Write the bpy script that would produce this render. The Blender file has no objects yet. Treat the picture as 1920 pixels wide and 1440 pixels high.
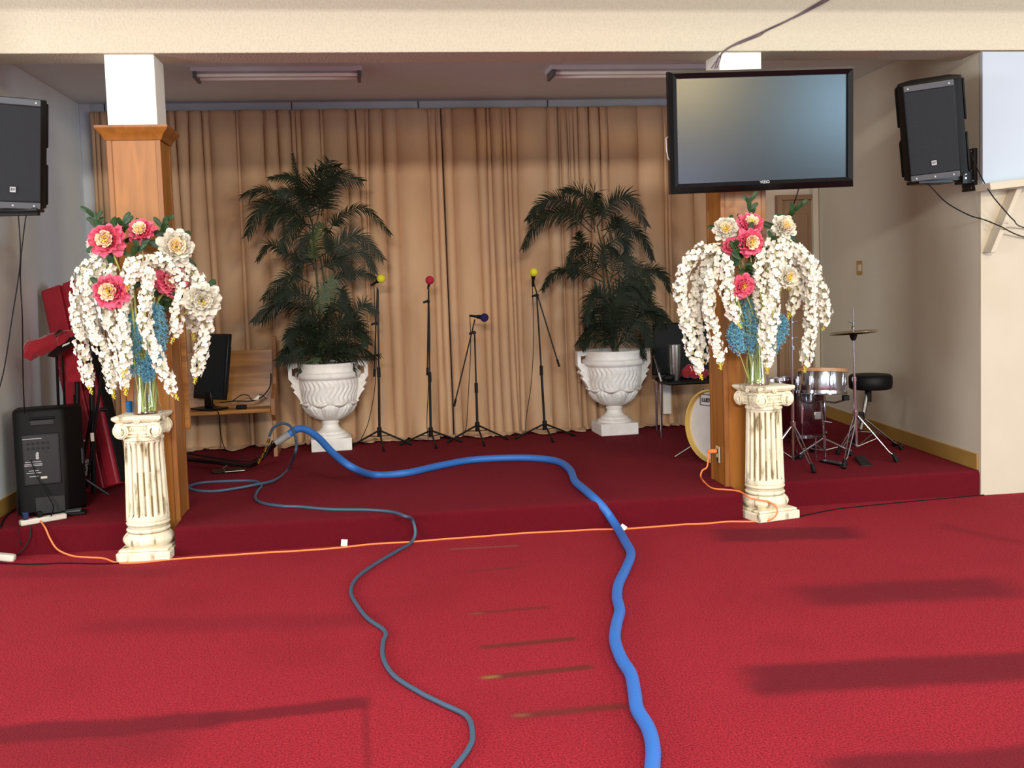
import bpy, bmesh, math, random
from mathutils import Vector, Matrix, Euler
R = math.radians
random.seed(7)
S = bpy.context.scene
COL = S.collection

# ---------------------------------------------------------------- camera
FPX, CY, YAW, PITCH, ROLL, EYE = 1986.8, 653.4, .1341, -.0697, -.0317, 1.7055
_f = Vector((math.sin(YAW)*math.cos(PITCH), math.cos(YAW)*math.cos(PITCH), math.sin(PITCH)))
_r = Vector((math.cos(YAW), -math.sin(YAW), 0)); _u = _r.cross(_f)
_r2 = _r*math.cos(ROLL) + _u*math.sin(ROLL); _u2 = _u*math.cos(ROLL) - _r*math.sin(ROLL)
cam = bpy.data.cameras.new('camera'); camo = bpy.data.objects.new('camera', cam); COL.objects.link(camo)
cam.sensor_width = 36; cam.lens = 36*FPX/1920; cam.shift_y = (CY-720)/1920
cam.clip_start = .05; cam.clip_end = 100
M3 = Matrix((_r2, _u2, -_f)).transposed()
camo.matrix_world = Matrix.Translation((0, 0, EYE)) @ M3.to_4x4()
S.camera = camo
def ray(u, v): return _f + _r2*((u-960)/FPX) - _u2*((v-CY)/FPX)
def at(u, v, Y):                      # the point at depth Y seen at a place in the photograph
    d = ray(u, v); t = Y/d.y; return Vector((d.x*t, Y, EYE+d.z*t))
def on(u, v, z):                      # the point at height z
    d = ray(u, v); t = (z-EYE)/d.z; return Vector((d.x*t, d.y*t, z))

# ---------------------------------------------------------------- world and lights
W = bpy.data.worlds.new('world'); S.world = W; W.use_nodes = True
wb = W.node_tree.nodes['Background']; wb.inputs[0].default_value = (.93, .95, 1, 1); wb.inputs[1].default_value = .72
def area(name, loc, target, sx, sy, power, col, spread=180):
    l = bpy.data.lights.new(name, 'AREA'); l.shape = 'RECTANGLE'; l.size = sx; l.size_y = sy
    l.energy = power; l.color = col; l.spread = R(spread)
    o = bpy.data.objects.new(name, l); COL.objects.link(o); o.location = loc
    o.rotation_euler = (Vector(target)-Vector(loc)).to_track_quat('-Z', 'Y').to_euler()
    return o
area('clerestory_daylight', (-2.0, -14, 6.15), (1.2, 8, 1.6), 5, .8, 2100, (1, .95, .87))
area('entrance_daylight', (3.0, -1.8, 5.6), (.8, 8, 1.0), 1.4, .9, 130, (1, .86, .66))
area('hall_lamps', (.5, 2.2, 4.8), (.6, 2.6, 0), 5, 3.0, 100, (1, .96, .92), 110)
area('alcove_fill', (-6.5, 2.5, 2.3), (2.0, 9.5, 2.6), 3.0, 2.0, 380, (.95, .97, 1))  # added unseen fill from the left, brightens the alcove
area('left_wall_fill', (8.5, 0.5, 2.2), (-2.5, 9.0, 2.2), 2.4, 1.8, 190, (.86, .93, 1))  # added unseen fill from the right, lifts the left wall
area('tv_reflection_cool', (7.5, -2.0, 2.95), (1.5, 7, 1.6), 1.3, .9, 190, (.45, .76, 1))  # unseen light added for the cool patch reflected in the television
area('tv_reflection_warm', (4.75, -2.2, 3.42), (2, 7, 2.4), .9, .45, 190, (1, .80, .42))  # unseen light added for the warm patch at the screen's upper left
area('tv_reflection_low', (4.75, -2.2, 1.75), (2, 7, 2.0), .4, .8, 60, (.45, .60, 1))  # unseen light added for the bluish patch low on the screen
S.view_settings.view_transform = 'Standard'; S.view_settings.look = 'None'
S.view_settings.gamma = 1; S.view_settings.use_curve_mapping = False
S.view_settings.exposure = 0.0

# ---------------------------------------------------------------- materials
def lin(h):
    if isinstance(h, str):
        c = [int(h[i:i+2], 16)/255 for i in (0, 2, 4)]
        return tuple(x/12.92 if x <= .04045 else ((x+.055)/1.055)**2.4 for x in c)+(1,)
    return tuple(h)+(1,)
MATS = {}
def mat(name, col, rough=.6, metal=0, noise=None, bump=None, coat=0, sheen=0, spec=.5, trans=0, ior=1.45, emis=None, stretch=(1, 1, 1), sss=0, alpha=1):
    """noise=(scale, amount, darker colour)  bump=(scale, strength)"""
    if name in MATS: return MATS[name]
    m = bpy.data.materials.new(name); m.use_nodes = True; nt = m.node_tree; N = nt.nodes; L = nt.links
    b = N['Principled BSDF']; b.inputs['Base Color'].default_value = lin(col)
    b.inputs['Roughness'].default_value = rough; b.inputs['Metallic'].default_value = metal
    b.inputs['Coat Weight'].default_value = coat; b.inputs['Sheen Weight'].default_value = sheen
    b.inputs['Specular IOR Level'].default_value = spec
    b.inputs['Transmission Weight'].default_value = trans; b.inputs['IOR'].default_value = ior
    if sheen: b.inputs['Sheen Roughness'].default_value = .5
    if sss: b.inputs['Subsurface Weight'].default_value = sss; b.inputs['Subsurface Scale'].default_value = .01
    tc = N.new('ShaderNodeTexCoord'); mp = N.new('ShaderNodeMapping'); L.new(tc.outputs['Object'], mp.inputs[0])
    mp.inputs['Scale'].default_value = stretch
    if noise:
        n = N.new('ShaderNodeTexNoise'); n.inputs['Scale'].default_value = noise[0]; n.inputs['Detail'].default_value = 6
        L.new(mp.outputs[0], n.inputs['Vector'])
        r = N.new('ShaderNodeValToRGB'); r.color_ramp.elements[0].position = .5-noise[1]/2; r.color_ramp.elements[1].position = .5+noise[1]/2
        r.color_ramp.elements[0].color = lin(noise[2]); r.color_ramp.elements[1].color = lin(col)
        L.new(n.outputs[0], r.inputs[0]); L.new(r.outputs[0], b.inputs['Base Color'])
    if bump:
        n2 = N.new('ShaderNodeTexNoise'); n2.inputs['Scale'].default_value = bump[0]; n2.inputs['Detail'].default_value = 4
        L.new(mp.outputs[0], n2.inputs['Vector'])
        bp = N.new('ShaderNodeBump'); bp.inputs['Strength'].default_value = bump[1]; bp.inputs['Distance'].default_value = .01
        L.new(n2.outputs[0], bp.inputs['Height']); L.new(bp.outputs[0], b.inputs['Normal'])
    MATS[name] = m; return m
def carpet(name, col, dark, stains=(), grain=120):
    m = bpy.data.materials.new(name); m.use_nodes = True; nt = m.node_tree; N = nt.nodes; L = nt.links
    b = N['Principled BSDF']; b.inputs['Roughness'].default_value = .95; b.inputs['Specular IOR Level'].default_value = .1; b.inputs['Sheen Weight'].default_value = .22; b.inputs['Sheen Roughness'].default_value = .45; b.inputs['Sheen Tint'].default_value = lin('D85058')
    tc = N.new('ShaderNodeTexCoord')
    def noise(sc, det):
        n = N.new('ShaderNodeTexNoise'); n.inputs['Scale'].default_value = sc; n.inputs['Detail'].default_value = det
        L.new(tc.outputs['Object'], n.inputs['Vector']); return n
    n1 = noise(grain, 4); n2 = noise(1.4, 5); n3 = noise(14, 5)
    r1 = N.new('ShaderNodeValToRGB'); r1.color_ramp.elements[0].position = .36; r1.color_ramp.elements[1].position = .63
    r1.color_ramp.elements[0].color = lin(dark); r1.color_ramp.elements[1].color = lin(col); L.new(n1.outputs[0], r1.inputs[0])
    def mix(a, fac, colr, typ='MIX'):
        x = N.new('ShaderNodeMix'); x.data_type = 'RGBA'; x.blend_type = typ
        if isinstance(fac, float): x.inputs[0].default_value = fac
        else: L.new(fac, x.inputs[0])
        L.new(a, x.inputs[6]); x.inputs[7].default_value = lin(colr); return x.outputs[2]
    def ramp(src, a, b_):
        q = N.new('ShaderNodeMapRange'); q.inputs[1].default_value = a; q.inputs[2].default_value = b_; q.interpolation_type = 'SMOOTHSTEP'
        L.new(src, q.inputs[0]); return q.outputs[0]
    def math_(op, a, b_):
        q = N.new('ShaderNodeMath'); q.operation = op
        for i, s in enumerate((a, b_)):
            if isinstance(s, (int, float)): q.inputs[i].default_value = s
            else: L.new(s, q.inputs[i])
        return q.outputs[0]
    out = r1.outputs[0]
    out = mix(out, math_('MULTIPLY', ramp(n2.outputs[0], .45, .75), .30), dark)
    # wobbling coordinates for the stains
    nw = noise(3.2, 4); wv = N.new('ShaderNodeVectorMath'); wv.operation = 'SUBTRACT'; L.new(nw.outputs['Color'], wv.inputs[0]); wv.inputs[1].default_value = (.5, .5, .5)
    ws = N.new('ShaderNodeVectorMath'); ws.operation = 'SCALE'; ws.inputs['Scale'].default_value = .10; L.new(wv.outputs[0], ws.inputs[0])
    wa = N.new('ShaderNodeVectorMath'); wa.operation = 'ADD'; L.new(tc.outputs['Object'], wa.inputs[0]); L.new(ws.outputs[0], wa.inputs[1])
    for (p, q, hw, soft, colr, amt) in stains:
        p = Vector(p); q = Vector(q); c = (p+q)/2; ang = math.atan2(q.y-p.y, q.x-p.x); hl = (q-p).length/2
        mp = N.new('ShaderNodeMapping'); mp.vector_type = 'TEXTURE'; mp.inputs['Location'].default_value = (c.x, c.y, 0); mp.inputs['Rotation'].default_value = (0, 0, ang)
        L.new((wa if hw > .04 else tc).outputs[0 if hw > .04 else 'Object'], mp.inputs[0])
        sx = N.new('ShaderNodeSeparateXYZ'); L.new(mp.outputs[0], sx.inputs[0])
        fx = ramp(math_('ABSOLUTE', sx.outputs[0], 0), hl+soft, hl-soft); fy = ramp(math_('ABSOLUTE', sx.outputs[1], 0), hw+soft*.5, max(hw-soft*.5, 0))
        f = math_('MULTIPLY', math_('MULTIPLY', fx, fy), amt)
        f = math_('MULTIPLY', f, ramp(n3.outputs[0], .0, .40))
        out = mix(out, f, colr)
    L.new(out, b.inputs['Base Color'])
    bp = N.new('ShaderNodeBump'); bp.inputs['Strength'].default_value = .9; bp.inputs['Distance'].default_value = .012
    L.new(n1.outputs[0], bp.inputs['Height']); L.new(bp.outputs[0], b.inputs['Normal'])
    return m
def wood(name, col, dark, scale=(14, 14, 1.2), rough=.35):
    m = bpy.data.materials.new(name); m.use_nodes = True; nt = m.node_tree; N = nt.nodes; L = nt.links
    b = N['Principled BSDF']; b.inputs['Roughness'].default_value = rough
    tc = N.new('ShaderNodeTexCoord'); mp = N.new('ShaderNodeMapping'); mp.inputs['Scale'].default_value = scale; L.new(tc.outputs['Object'], mp.inputs[0])
    n = N.new('ShaderNodeTexNoise'); n.inputs['Scale'].default_value = 1.5; n.inputs['Detail'].default_value = 8; n.inputs['Distortion'].default_value = .6; L.new(mp.outputs[0], n.inputs[0])
    r = N.new('ShaderNodeValToRGB'); r.color_ramp.elements[0].position = .3; r.color_ramp.elements[1].position = .66
    r.color_ramp.elements[0].color = lin(dark); r.color_ramp.elements[1].color = lin(col)
    L.new(n.outputs[0], r.inputs[0]); L.new(r.outputs[0], b.inputs['Base Color']); return m

MT = dict(
    cream=mat('textured cream plaster', 'D0C7B2', .9, noise=(60, .9, 'BFB59E'), bump=(60, .9)),
    paint=mat('grey beige wall paint', 'C9BAA6', .75, noise=(3, .5, 'C2B29E'), bump=(120, .08)),
    paintr=mat('warm beige wall paint', 'CCC4B0', .7, noise=(2, .5, 'C5BCA7'), bump=(120, .08)),
    paintl=mat('pale grey wall paint', 'DFE8E8', .75, noise=(3, .5, 'D8E1E1'), bump=(120, .08)),
    offwhite=mat('off white painted wall', 'C6BBA6', .7, noise=(2.5, .6, 'BDB19A'), bump=(90, .1)),
    ceil=mat('ceiling paint', 'DDE9E9', .9, noise=(5, .5, 'D8E4E4'), bump=(80, .3)),
    white=mat('white gloss paint', 'F4F1E4', .45, noise=(4, .4, 'EEEADB')),
    panelw=mat('cool white panel paint', 'B2BAC4', .5, noise=(2, .5, 'ACB4BF')),
    base=mat('tan baseboard', 'A6813F', .45, noise=(6, .5, '9B773A')),
    rail=mat('pale grey rail paint', 'C6C8CA', .6, noise=(4, .4, 'BEC0C2')),
    oak=wood('honey stained wood', 'A66826', '8C561C', rough=.42),
    oakd=wood('trim stained wood', '995E22', '7E4C18', rough=.42),
    pew=wood('orange oak pew wood', 'B47A38', '885420', scale=(1.2, 8, 14)),
    pewd=wood('brown pew end wood', '9A6840', '7C4F2D'),
    plaster=mat('white plaster', 'F2EEE8', .6, noise=(18, .5, 'E2DCD2'), bump=(70, .15)),
    black=mat('black plastic', '08090A', .55, spec=.3, bump=(200, .15)),
    blackm=mat('satin black metal', '121214', .38, metal=.3),
    grille=mat('dark grey perforated grille', '33363A', .55, metal=.2, bump=(600, .8)),
    grey=mat('grey plastic', '55585C', .4),
    glossb=mat('gloss black plastic', '0B0B0D', .3),
    chrome=mat('chrome', 'C4C4CA', .16, metal=1),
    steel=mat('brushed steel', 'A9A79F', .3, metal=1, noise=(30, .6, '8B8980'), stretch=(1, 1, .1)),
    brass=mat('brass', 'B98F3C', .25, metal=1),
    darkm=mat('dark bronze metal', '3A2A26', .3, metal=.8),
    maroon=mat('maroon drum lacquer', '3C0C14', .2, coat=.8),
    skin=mat('white drum head', 'D6D0C8', .5, noise=(8, .5, 'CBC4BA')),
    hoop=mat('yellow maple hoop', 'D9B45C', .35),
    red=mat('red keyboard metal', '9E1F2E', .42, noise=(8, .5, '8E1A28')),
    redcloth=mat('red cloth', '9E0F22', .8, sheen=.4, bump=(160, .3)),
    orange=mat('orange rubber cord', 'F58448', .45),
    blue=mat('blue vacuum hose', '3068B2', .5, bump=(60, .1)),
    teal=mat('grey blue hose rubber', '3C5468', .45),
    glass=mat('clear glass', 'F4FBF8', .02, trans=1, ior=1.45),
    stem=mat('pale green stem', 'C6CF72', .5),
    stemd=mat('dark green stem', '3F5A26', .5),
    leafm=mat('dark green leaf', '2C4A22', .5, noise=(40, .5, '1F3818')),
    palm=mat('palm leaflet green', '202A19', .6, noise=(9, .6, '11190B'), spec=.3),
    palml=mat('light palm leaflet green', '445530', .55, noise=(9, .6, '2E3D1C')),
    trunk=mat('brown palm stem', '4A4426', .7, noise=(12, .5, '33301A')),
    petw=mat('white silk petal', 'EFEADC', .65, noise=(30, .6, 'DED7C4')),
    petc=mat('cream silk petal', 'FFF2C8', .65, noise=(50, .6, 'FCDCC4')),
    petp=mat('pink silk petal', 'F7859C', .65, noise=(28, .8, 'E64E74')),
    petl=mat('pale pink silk petal', 'F3A0A4', .65, sss=.1),
    yel=mat('yellow stamen', 'E8C41C', .6),
    bluf=mat('blue silk flower', '8CC6D8', .7, noise=(50, .8, '5598B6')),
    foamy=mat('yellow foam windscreen', 'D6D02A', .9, bump=(300, .4)),
    foamr=mat('red foam windscreen', 'B0203A', .9, bump=(300, .4)),
    foamb=mat('dark blue foam windscreen', '1B1A55', .9, bump=(300, .4)),
    plugw=mat('white plastic', 'DCD5C4', .4),
    paper=mat('white paper', 'EFECE6', .8),
    door=mat('brown door paint', '8A6C50', .5, noise=(3, .5, '82644A')),
    screen=mat('matte display glass', '050506', .25, spec=.5),
    ink=mat('grey print', 'B9BABC', .5),
    inkb=mat('black print', '1A1A1C', .5),
    cymbal=mat('cymbal bronze', 'A88E5A', .25, metal=1),
    batter=mat('tan drum rim', 'B98A5A', .4),
    grime_shade=mat('brown grime glaze', '8A7650', .8, noise=(40, .8, '6A5634')),  # brown glaze that also puts shade into the grooves
    cuff=mat('light grey rubber cuff', '8C8E8E', .5),
    dirt=mat('soil foam', '2A241A', .9),
)
# aged plaster of the pedestals: pale yellow with brown dirt in blotches and streaks, painted shade in the hollows
def aged():
    m = bpy.data.materials.new('aged cream plaster'); m.use_nodes = True; nt = m.node_tree; N = nt.nodes; L = nt.links
    b = N['Principled BSDF']; b.inputs['Roughness'].default_value = .7
    tc = N.new('ShaderNodeTexCoord'); mp = N.new('ShaderNodeMapping'); mp.inputs['Scale'].default_value = (22, 22, 7); L.new(tc.outputs['Object'], mp.inputs[0])
    n = N.new('ShaderNodeTexNoise'); n.inputs['Scale'].default_value = 1; n.inputs['Detail'].default_value = 7; L.new(mp.outputs[0], n.inputs[0])
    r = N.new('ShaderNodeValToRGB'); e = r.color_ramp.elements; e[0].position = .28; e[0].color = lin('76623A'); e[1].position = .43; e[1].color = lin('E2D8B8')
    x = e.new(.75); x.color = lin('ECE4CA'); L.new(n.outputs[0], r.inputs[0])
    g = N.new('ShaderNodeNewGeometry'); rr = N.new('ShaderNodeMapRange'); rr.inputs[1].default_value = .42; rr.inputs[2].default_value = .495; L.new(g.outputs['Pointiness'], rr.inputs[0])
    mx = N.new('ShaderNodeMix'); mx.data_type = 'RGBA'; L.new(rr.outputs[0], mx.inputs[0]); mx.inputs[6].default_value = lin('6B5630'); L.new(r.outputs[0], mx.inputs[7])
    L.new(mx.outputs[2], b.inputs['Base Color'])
    n2 = N.new('ShaderNodeTexNoise'); n2.inputs['Scale'].default_value = 90; L.new(tc.outputs['Object'], n2.inputs[0])
    bp = N.new('ShaderNodeBump'); bp.inputs['Strength'].default_value = .3; bp.inputs['Distance'].default_value = .01; L.new(n2.outputs[0], bp.inputs['Height']); L.new(bp.outputs[0], b.inputs['Normal'])
    return m
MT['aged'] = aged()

# ---------------------------------------------------------------- mesh helpers
class MB:
    def __init__(s): s.v = []; s.f = []; s.mi = []; s.m = 0
    def add(s, vs, fs):
        o = len(s.v); s.v += [tuple(p) for p in vs]; s.f += [tuple(i+o for i in f) for f in fs]; s.mi += [s.m]*len(fs); return s
    def box(s, a, b, T=None):
        x0, y0, z0 = a; x1, y1, z1 = b
        vs = [Vector(p) for p in ((x0,y0,z0),(x1,y0,z0),(x1,y1,z0),(x0,y1,z0),(x0,y0,z1),(x1,y0,z1),(x1,y1,z1),(x0,y1,z1))]
        if T: vs = [T @ p for p in vs]
        return s.add(vs, [(0,3,2,1),(4,5,6,7),(0,1,5,4),(1,2,6,5),(2,3,7,6),(3,0,4,7)])
    def prism(s, poly, d, axis=1, T=None):
        """polygon in the plane across axis, thickness from d[0] to d[1]"""
        n = len(poly); vs = []
        for q in d:
            for a, b in poly: vs.append(Vector((a, q, b)) if axis == 1 else Vector((a, b, q)) if axis == 2 else Vector((q, a, b)))
        if T: vs = [T @ p for p in vs]
        return s.add(vs, [tuple(range(n)), tuple(range(2*n-1, n-1, -1))]+[(i, i+n, (i+1) % n+n, (i+1) % n) for i in range(n)])
    def tube(s, pts, r, seg=8, cap=True):
        pts = [Vector(p) for p in pts]; n = len(pts)
        if n < 2: return s
        rs = r if isinstance(r, (list, tuple)) else [r]*n
        vs = []; up = None
        for i, p in enumerate(pts):
            t = (pts[min(i+1, n-1)]-pts[max(i-1, 0)])
            if t.length < 1e-9: t = Vector((0, 0, 1))
            t.normalize()
            if up is None: up = Vector((0, 0, 1)) if abs(t.z) < .9 else Vector((1, 0, 0))
            a = (up-t*up.dot(t)); a = a.normalized() if a.length > 1e-6 else t.orthogonal().normalized(); up = a; b = t.cross(a)
            for k in range(seg):
                w = 2*math.pi*k/seg; vs.append(p+(a*math.cos(w)+b*math.sin(w))*rs[i])
        fs = [(i*seg+k, i*seg+(k+1) % seg, (i+1)*seg+(k+1) % seg, (i+1)*seg+k) for i in range(n-1) for k in range(seg)]
        if cap: fs += [tuple(range(seg-1, -1, -1)), tuple((n-1)*seg+k for k in range(seg))]
        return s.add(vs, fs)
    def cyl(s, a, b, r, seg=16, r2=None): return s.tube([a, b], [r, r if r2 is None else r2], seg)
    def lathe(s, prof, c=(0, 0, 0), seg=32, T=None, mod=None):
        vs = []; n = len(prof)
        for r, z in prof:
            for k in range(seg):
                w = 2*math.pi*k/seg; q = r*(mod(w, z) if mod else 1)
                vs.append(Vector((q*math.cos(w), q*math.sin(w), z)))
        if T: vs = [T @ p for p in vs]
        vs = [p+Vector(c) for p in vs]
        fs = [(i*seg+k, i*seg+(k+1) % seg, (i+1)*seg+(k+1) % seg, (i+1)*seg+k) for i in range(n-1) for k in range(seg)]
        if prof[0][0] > 1e-6: fs.append(tuple(range(seg-1, -1, -1)))
        if prof[-1][0] > 1e-6: fs.append(tuple((n-1)*seg+k for k in range(seg)))
        return s.add(vs, fs)
    def ball(s, c, r, seg=16, sc=(1, 1, 1)):
        pr = [(math.sin(math.pi*i/(seg//2))*r, -math.cos(math.pi*i/(seg//2))*r) for i in range(seg//2+1)]
        return s.lathe([(max(a, 1e-7), b) for a, b in pr], c, seg, Matrix.Diagonal((*sc, 1)))
    def grid(s, fn, nu, nv):
        vs = [fn(i/nu, j/nv) for j in range(nv+1) for i in range(nu+1)]
        return s.add(vs, [(j*(nu+1)+i, j*(nu+1)+i+1, (j+1)*(nu+1)+i+1, (j+1)*(nu+1)+i) for j in range(nv) for i in range(nu)])
    def obj(s, name, m, parent=None, bevel=0, smooth=35, solid=0, T=None):
        me = bpy.data.meshes.new(name); me.from_pydata([tuple(p) for p in s.v], [], s.f); me.update()
        for x in (m if isinstance(m, (list, tuple)) else [m]): me.materials.append(MT[x] if isinstance(x, str) else x)
        if isinstance(m, (list, tuple)): me.polygons.foreach_set('material_index', s.mi)
        bm = bmesh.new(); bm.from_mesh(me); bmesh.ops.recalc_face_normals(bm, faces=bm.faces); bm.to_mesh(me); bm.free()
        if smooth: me.shade_smooth(); me.set_sharp_from_angle(angle=R(smooth))
        o = bpy.data.objects.new(name, me); COL.objects.link(o)
        if solid:
            q = o.modifiers.new('thickness', 'SOLIDIFY'); q.thickness = solid; q.offset = 0
        if bevel:
            q = o.modifiers.new('bevel', 'BEVEL'); q.width = bevel; q.segments = 2; q.limit_method = 'ANGLE'; q.angle_limit = R(40)
        if parent is not None: o.parent = parent
        return o
def tag(o, label=None, cat=None, group=None, kind=None):
    if label: o['label'] = label
    if cat: o['category'] = cat
    if group: o['group'] = group
    if kind: o['kind'] = kind
    return o
def thing(name, label, cat, loc=(0, 0, 0), rot=(0, 0, 0), group=None):
    o = bpy.data.objects.new(name, None); COL.objects.link(o); o.location = loc; o.rotation_euler = rot
    o.empty_display_size = .1
    return tag(o, label, cat, group)
def struct(name, mb, m, **k): return tag(mb.obj(name, m, **k), kind='structure')
def copy_tree(o, parent=None):
    c = o.copy(); COL.objects.link(c)
    if parent is not None: c.parent = parent
    for ch in [x for x in bpy.data.objects if x.parent == o]: copy_tree(ch, c)
    return c
def spline(pts, n=8):
    pts = [Vector(p) for p in pts]; P = [pts[0]*2-pts[1]]+pts+[pts[-1]*2-pts[-2]]; out = []
    for i in range(1, len(P)-2):
        for k in range(n):
            t = k/n; a, b, c, d = P[i-1], P[i], P[i+1], P[i+2]
            out.append(.5*((2*b)+(c-a)*t+(2*a-5*b+4*c-d)*t*t+(3*b-a-3*c+d)*t**3))
    out.append(pts[-1]); return out
def text_obj(txt, size, m, parent, M, ext=.001, bold=0, name='lettering', spacing=1):
    cu = bpy.data.curves.new('t', 'FONT'); cu.body = txt; cu.size = size; cu.extrude = ext; cu.align_x = 'CENTER'; cu.align_y = 'CENTER'; cu.offset = bold; cu.space_character = spacing
    to = bpy.data.objects.new('t', cu); COL.objects.link(to)
    me = bpy.data.meshes.new_from_object(to.evaluated_get(bpy.context.evaluated_depsgraph_get())); bpy.data.objects.remove(to)
    me.materials.clear(); me.materials.append(MT[m]); me.name = name
    o = bpy.data.objects.new(name, me); COL.objects.link(o); o.parent = parent; o.matrix_basis = M; return o
def frame(o, x, y):     # matrix with given x and y axes
    x = Vector(x).normalized(); z = x.cross(Vector(y)).normalized(); y = z.cross(x)
    return Matrix.Translation(o) @ Matrix((x, y, z)).transposed().to_4x4()
ZS = .18; YC = 6.812; Y1 = 7.084; XPL, XPR = -1.262, 2.462      # stage height, front of middle and of sides, ends of the middle
def inmid(x): return XPL <= x <= XPR
def ground(u, v, r=0):   # where a line lying on the carpets is, for a place in the photograph
    p = on(u, v, ZS+r); yf = YC if inmid(p.x) else Y1
    if p.y >= yf: return p
    q = on(u, v, r); yf = YC if inmid(q.x) else Y1
    if q.y <= yf-r: return q
    return at(u, v, yf-r-.004)
WP = set()
def thingw(name, label, cat, loc, group=None):   # an Empty whose children are given in world coordinates
    o = thing(name, label, cat, loc, group=group); WP.add(o.name); return o
_obj = MB.obj
def obj2(s, name, m, parent=None, **k):
    o = _obj(s, name, m, parent, **k)
    if parent is not None and parent.name in WP: o.matrix_parent_inverse = parent.matrix_basis.inverted()
    return o
MB.obj = obj2

# ================================================================ the room
def st(u0, v0, u1, v1, hw, soft, c, amt): return (on(u0, v0, 0), on(u1, v1, 0), hw, soft, c, amt)
BR = '54241C'; DK = '4E101A'
stains = [st(842, 1030, 972, 1023, .018, .02, '7A4A40', .8), st(872, 1072, 985, 1062, .018, .03, '5B2A20', .65),
    st(885, 1150, 1032, 1138, .022, .04, BR, .7), st(900, 1214, 1082, 1197, .026, .03, BR, .9), st(908, 1271, 1110, 1250, .028, .03, BR, .9),
    st(905, 1271, 935, 1268, .016, .03, '8A6A38', .8), st(965, 1343, 1180, 1323, .028, .05, BR, .85), st(965, 1342, 990, 1340, .014, .03, '7A5A34', .6),
    st(885, 1151, 905, 1149, .012, .03, '7A5A34', .5),
    st(1400, 1275, 2100, 1240, .15, .10, DK, .85), st(1430, 1275, 1470, 1300, .09, .08, DK, .3), st(1340, 1005, 1610, 998, .16, .10, DK, .85), st(1500, 1120, 1900, 1098, .17, .16, DK, .75), st(1560, 1450, 2000, 1425, .12, .08, DK, .8),
    st(-80, 1385, 420, 1350, .085, .07, DK, .8), st(380, 1352, 690, 1316, .055, .05, DK, .8), st(683, 1312, 690, 1440, .012, .03, DK, .45), st(-50, 1420, 330, 1400, .14, .12, DK, .35),
    st(150, 1175, 720, 1160, .11, .16, DK, .33), st(0, 1075, 330, 1072, .10, .12, DK, .35), st(1760, 985, 1920, 1020, .05, .08, DK, .4)]
MT['carpet'] = carpet('red carpet', 'A02431', '66101A', stains)
MT['carpets'] = carpet('deep red stage carpet', '741220', '560C18', grain=260)
struct('floor', MB().box((-6, -1.5, -.1), (7.5, Y1+.3, 0)), 'carpet')
# stage: rounded front edges
def nosed(y, x0, x1, yb, mb):
    r = .035; poly = [(yb, 0.0), (y, 0.0), (y, ZS-r)]+[(y+r-r*math.cos(R(a)), ZS-r+r*math.sin(R(a))) for a in range(15, 91, 15)]+[(yb, ZS)]
    mb.prism([(a, b) for a, b in poly], (x0, x1), axis=0)
sb = MB(); nosed(Y1, -2.56, 4.351, 10.4, sb); sb.box((4.3515, 7.101, 0), (4.69, 10.4, ZS))
struct('stage_platform', sb, 'carpets')
sb = MB(); r = .05
nosed(YC, XPL, XPR, Y1+.036, sb); pl = [(XPL, Y1+.3), (XPL, YC+r)]+[(XPL+r-r*math.cos(R(a)), YC+r-r*math.sin(R(a))) for a in range(15, 90, 15)]+[(XPL+r, YC), (XPR-r, YC)]+[(XPR-r+r*math.sin(R(a)), YC+r-r*math.cos(R(a))) for a in range(15, 91, 15)]+[(XPR, Y1+.3)]
struct('stage_platform', sb, 'carpets')
# walls
XL = -2.52
def wall_poly(pts, th, nrm):   # vertical slab following two points
    (xa, ya), (xb, yb), z0, z1 = pts; n = Vector((yb-ya, xa-xb)).normalized()*th*nrm
    return [(xa, ya), (xb, yb), (xb+n.x, yb+n.y), (xa+n.x, ya+n.y)]
struct('wall_left', MB().box((XL-.15, 6.70, 0), (XL, 10.4, 3.37)), 'paintl')
struct('wall_front_left', MB().box((-6, 6.70, 0), (XL-.151, 6.80, 3.37)), 'offwhite')
WR = [(4.352, 7.10), (4.52, 10.25), (4.70, 10.25), (4.70, 7.10)]
struct('wall_right', MB().prism(WR, (0, 3.37), axis=2), 'paintr')
struct('wall_front_right', MB().box((4.352, 7.07, 0), (7.5, 7.098, 3.37)), 'offwhite')
struct('wall_back', MB().box((XL, 10.24, 0), (4.7, 10.4, 3.37)), 'paint')
struct('ceiling', MB().box((XL-.1, 7.30, 3.372), (4.8, 10.4, 3.5)), 'ceil')
b = MB(); b.box((-6, 7.03, 3.168), (7.5, 7.356, 3.54)); struct('ceiling_beam', b, 'cream', bevel=.006)
struct('ceiling', MB().box((-6, 6.2, 3.541), (7.5, 7.36, 3.60)), 'cream')
# baseboards
struct('baseboard_left', MB().box((XL, 7.11, ZS), (XL+.014, 10.0, ZS+.115)), 'base', bevel=.004)
bx = lambda y: 4.352+(y-7.10)*.168/3.05
struct('baseboard_right', MB().prism([(bx(7.10)-.014, 7.10), (bx(10.24)-.014, 10.24), (bx(10.24), 10.24), (bx(7.10), 7.10)], (ZS, ZS+.118), axis=2), 'base', bevel=.004)
# rail of five boards above the curtain, corner strip
px = [at(u, 190, 10.1).x for u in (190, 545, 785, 1030, 1300)]; xs = [XL+.06]+px
for i in range(len(xs)-1):
    struct('trim_%d' % (i+1), MB().box((xs[i]+.006, 10.20, 3.29), (xs[i+1]-.006, 10.239, 3.372)), 'rail', bevel=.004)
struct('trim_6', MB().box((XL+.0, 10.16, ZS), (XL+.10, 10.239, 3.372)), 'rail', bevel=.004)
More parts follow.
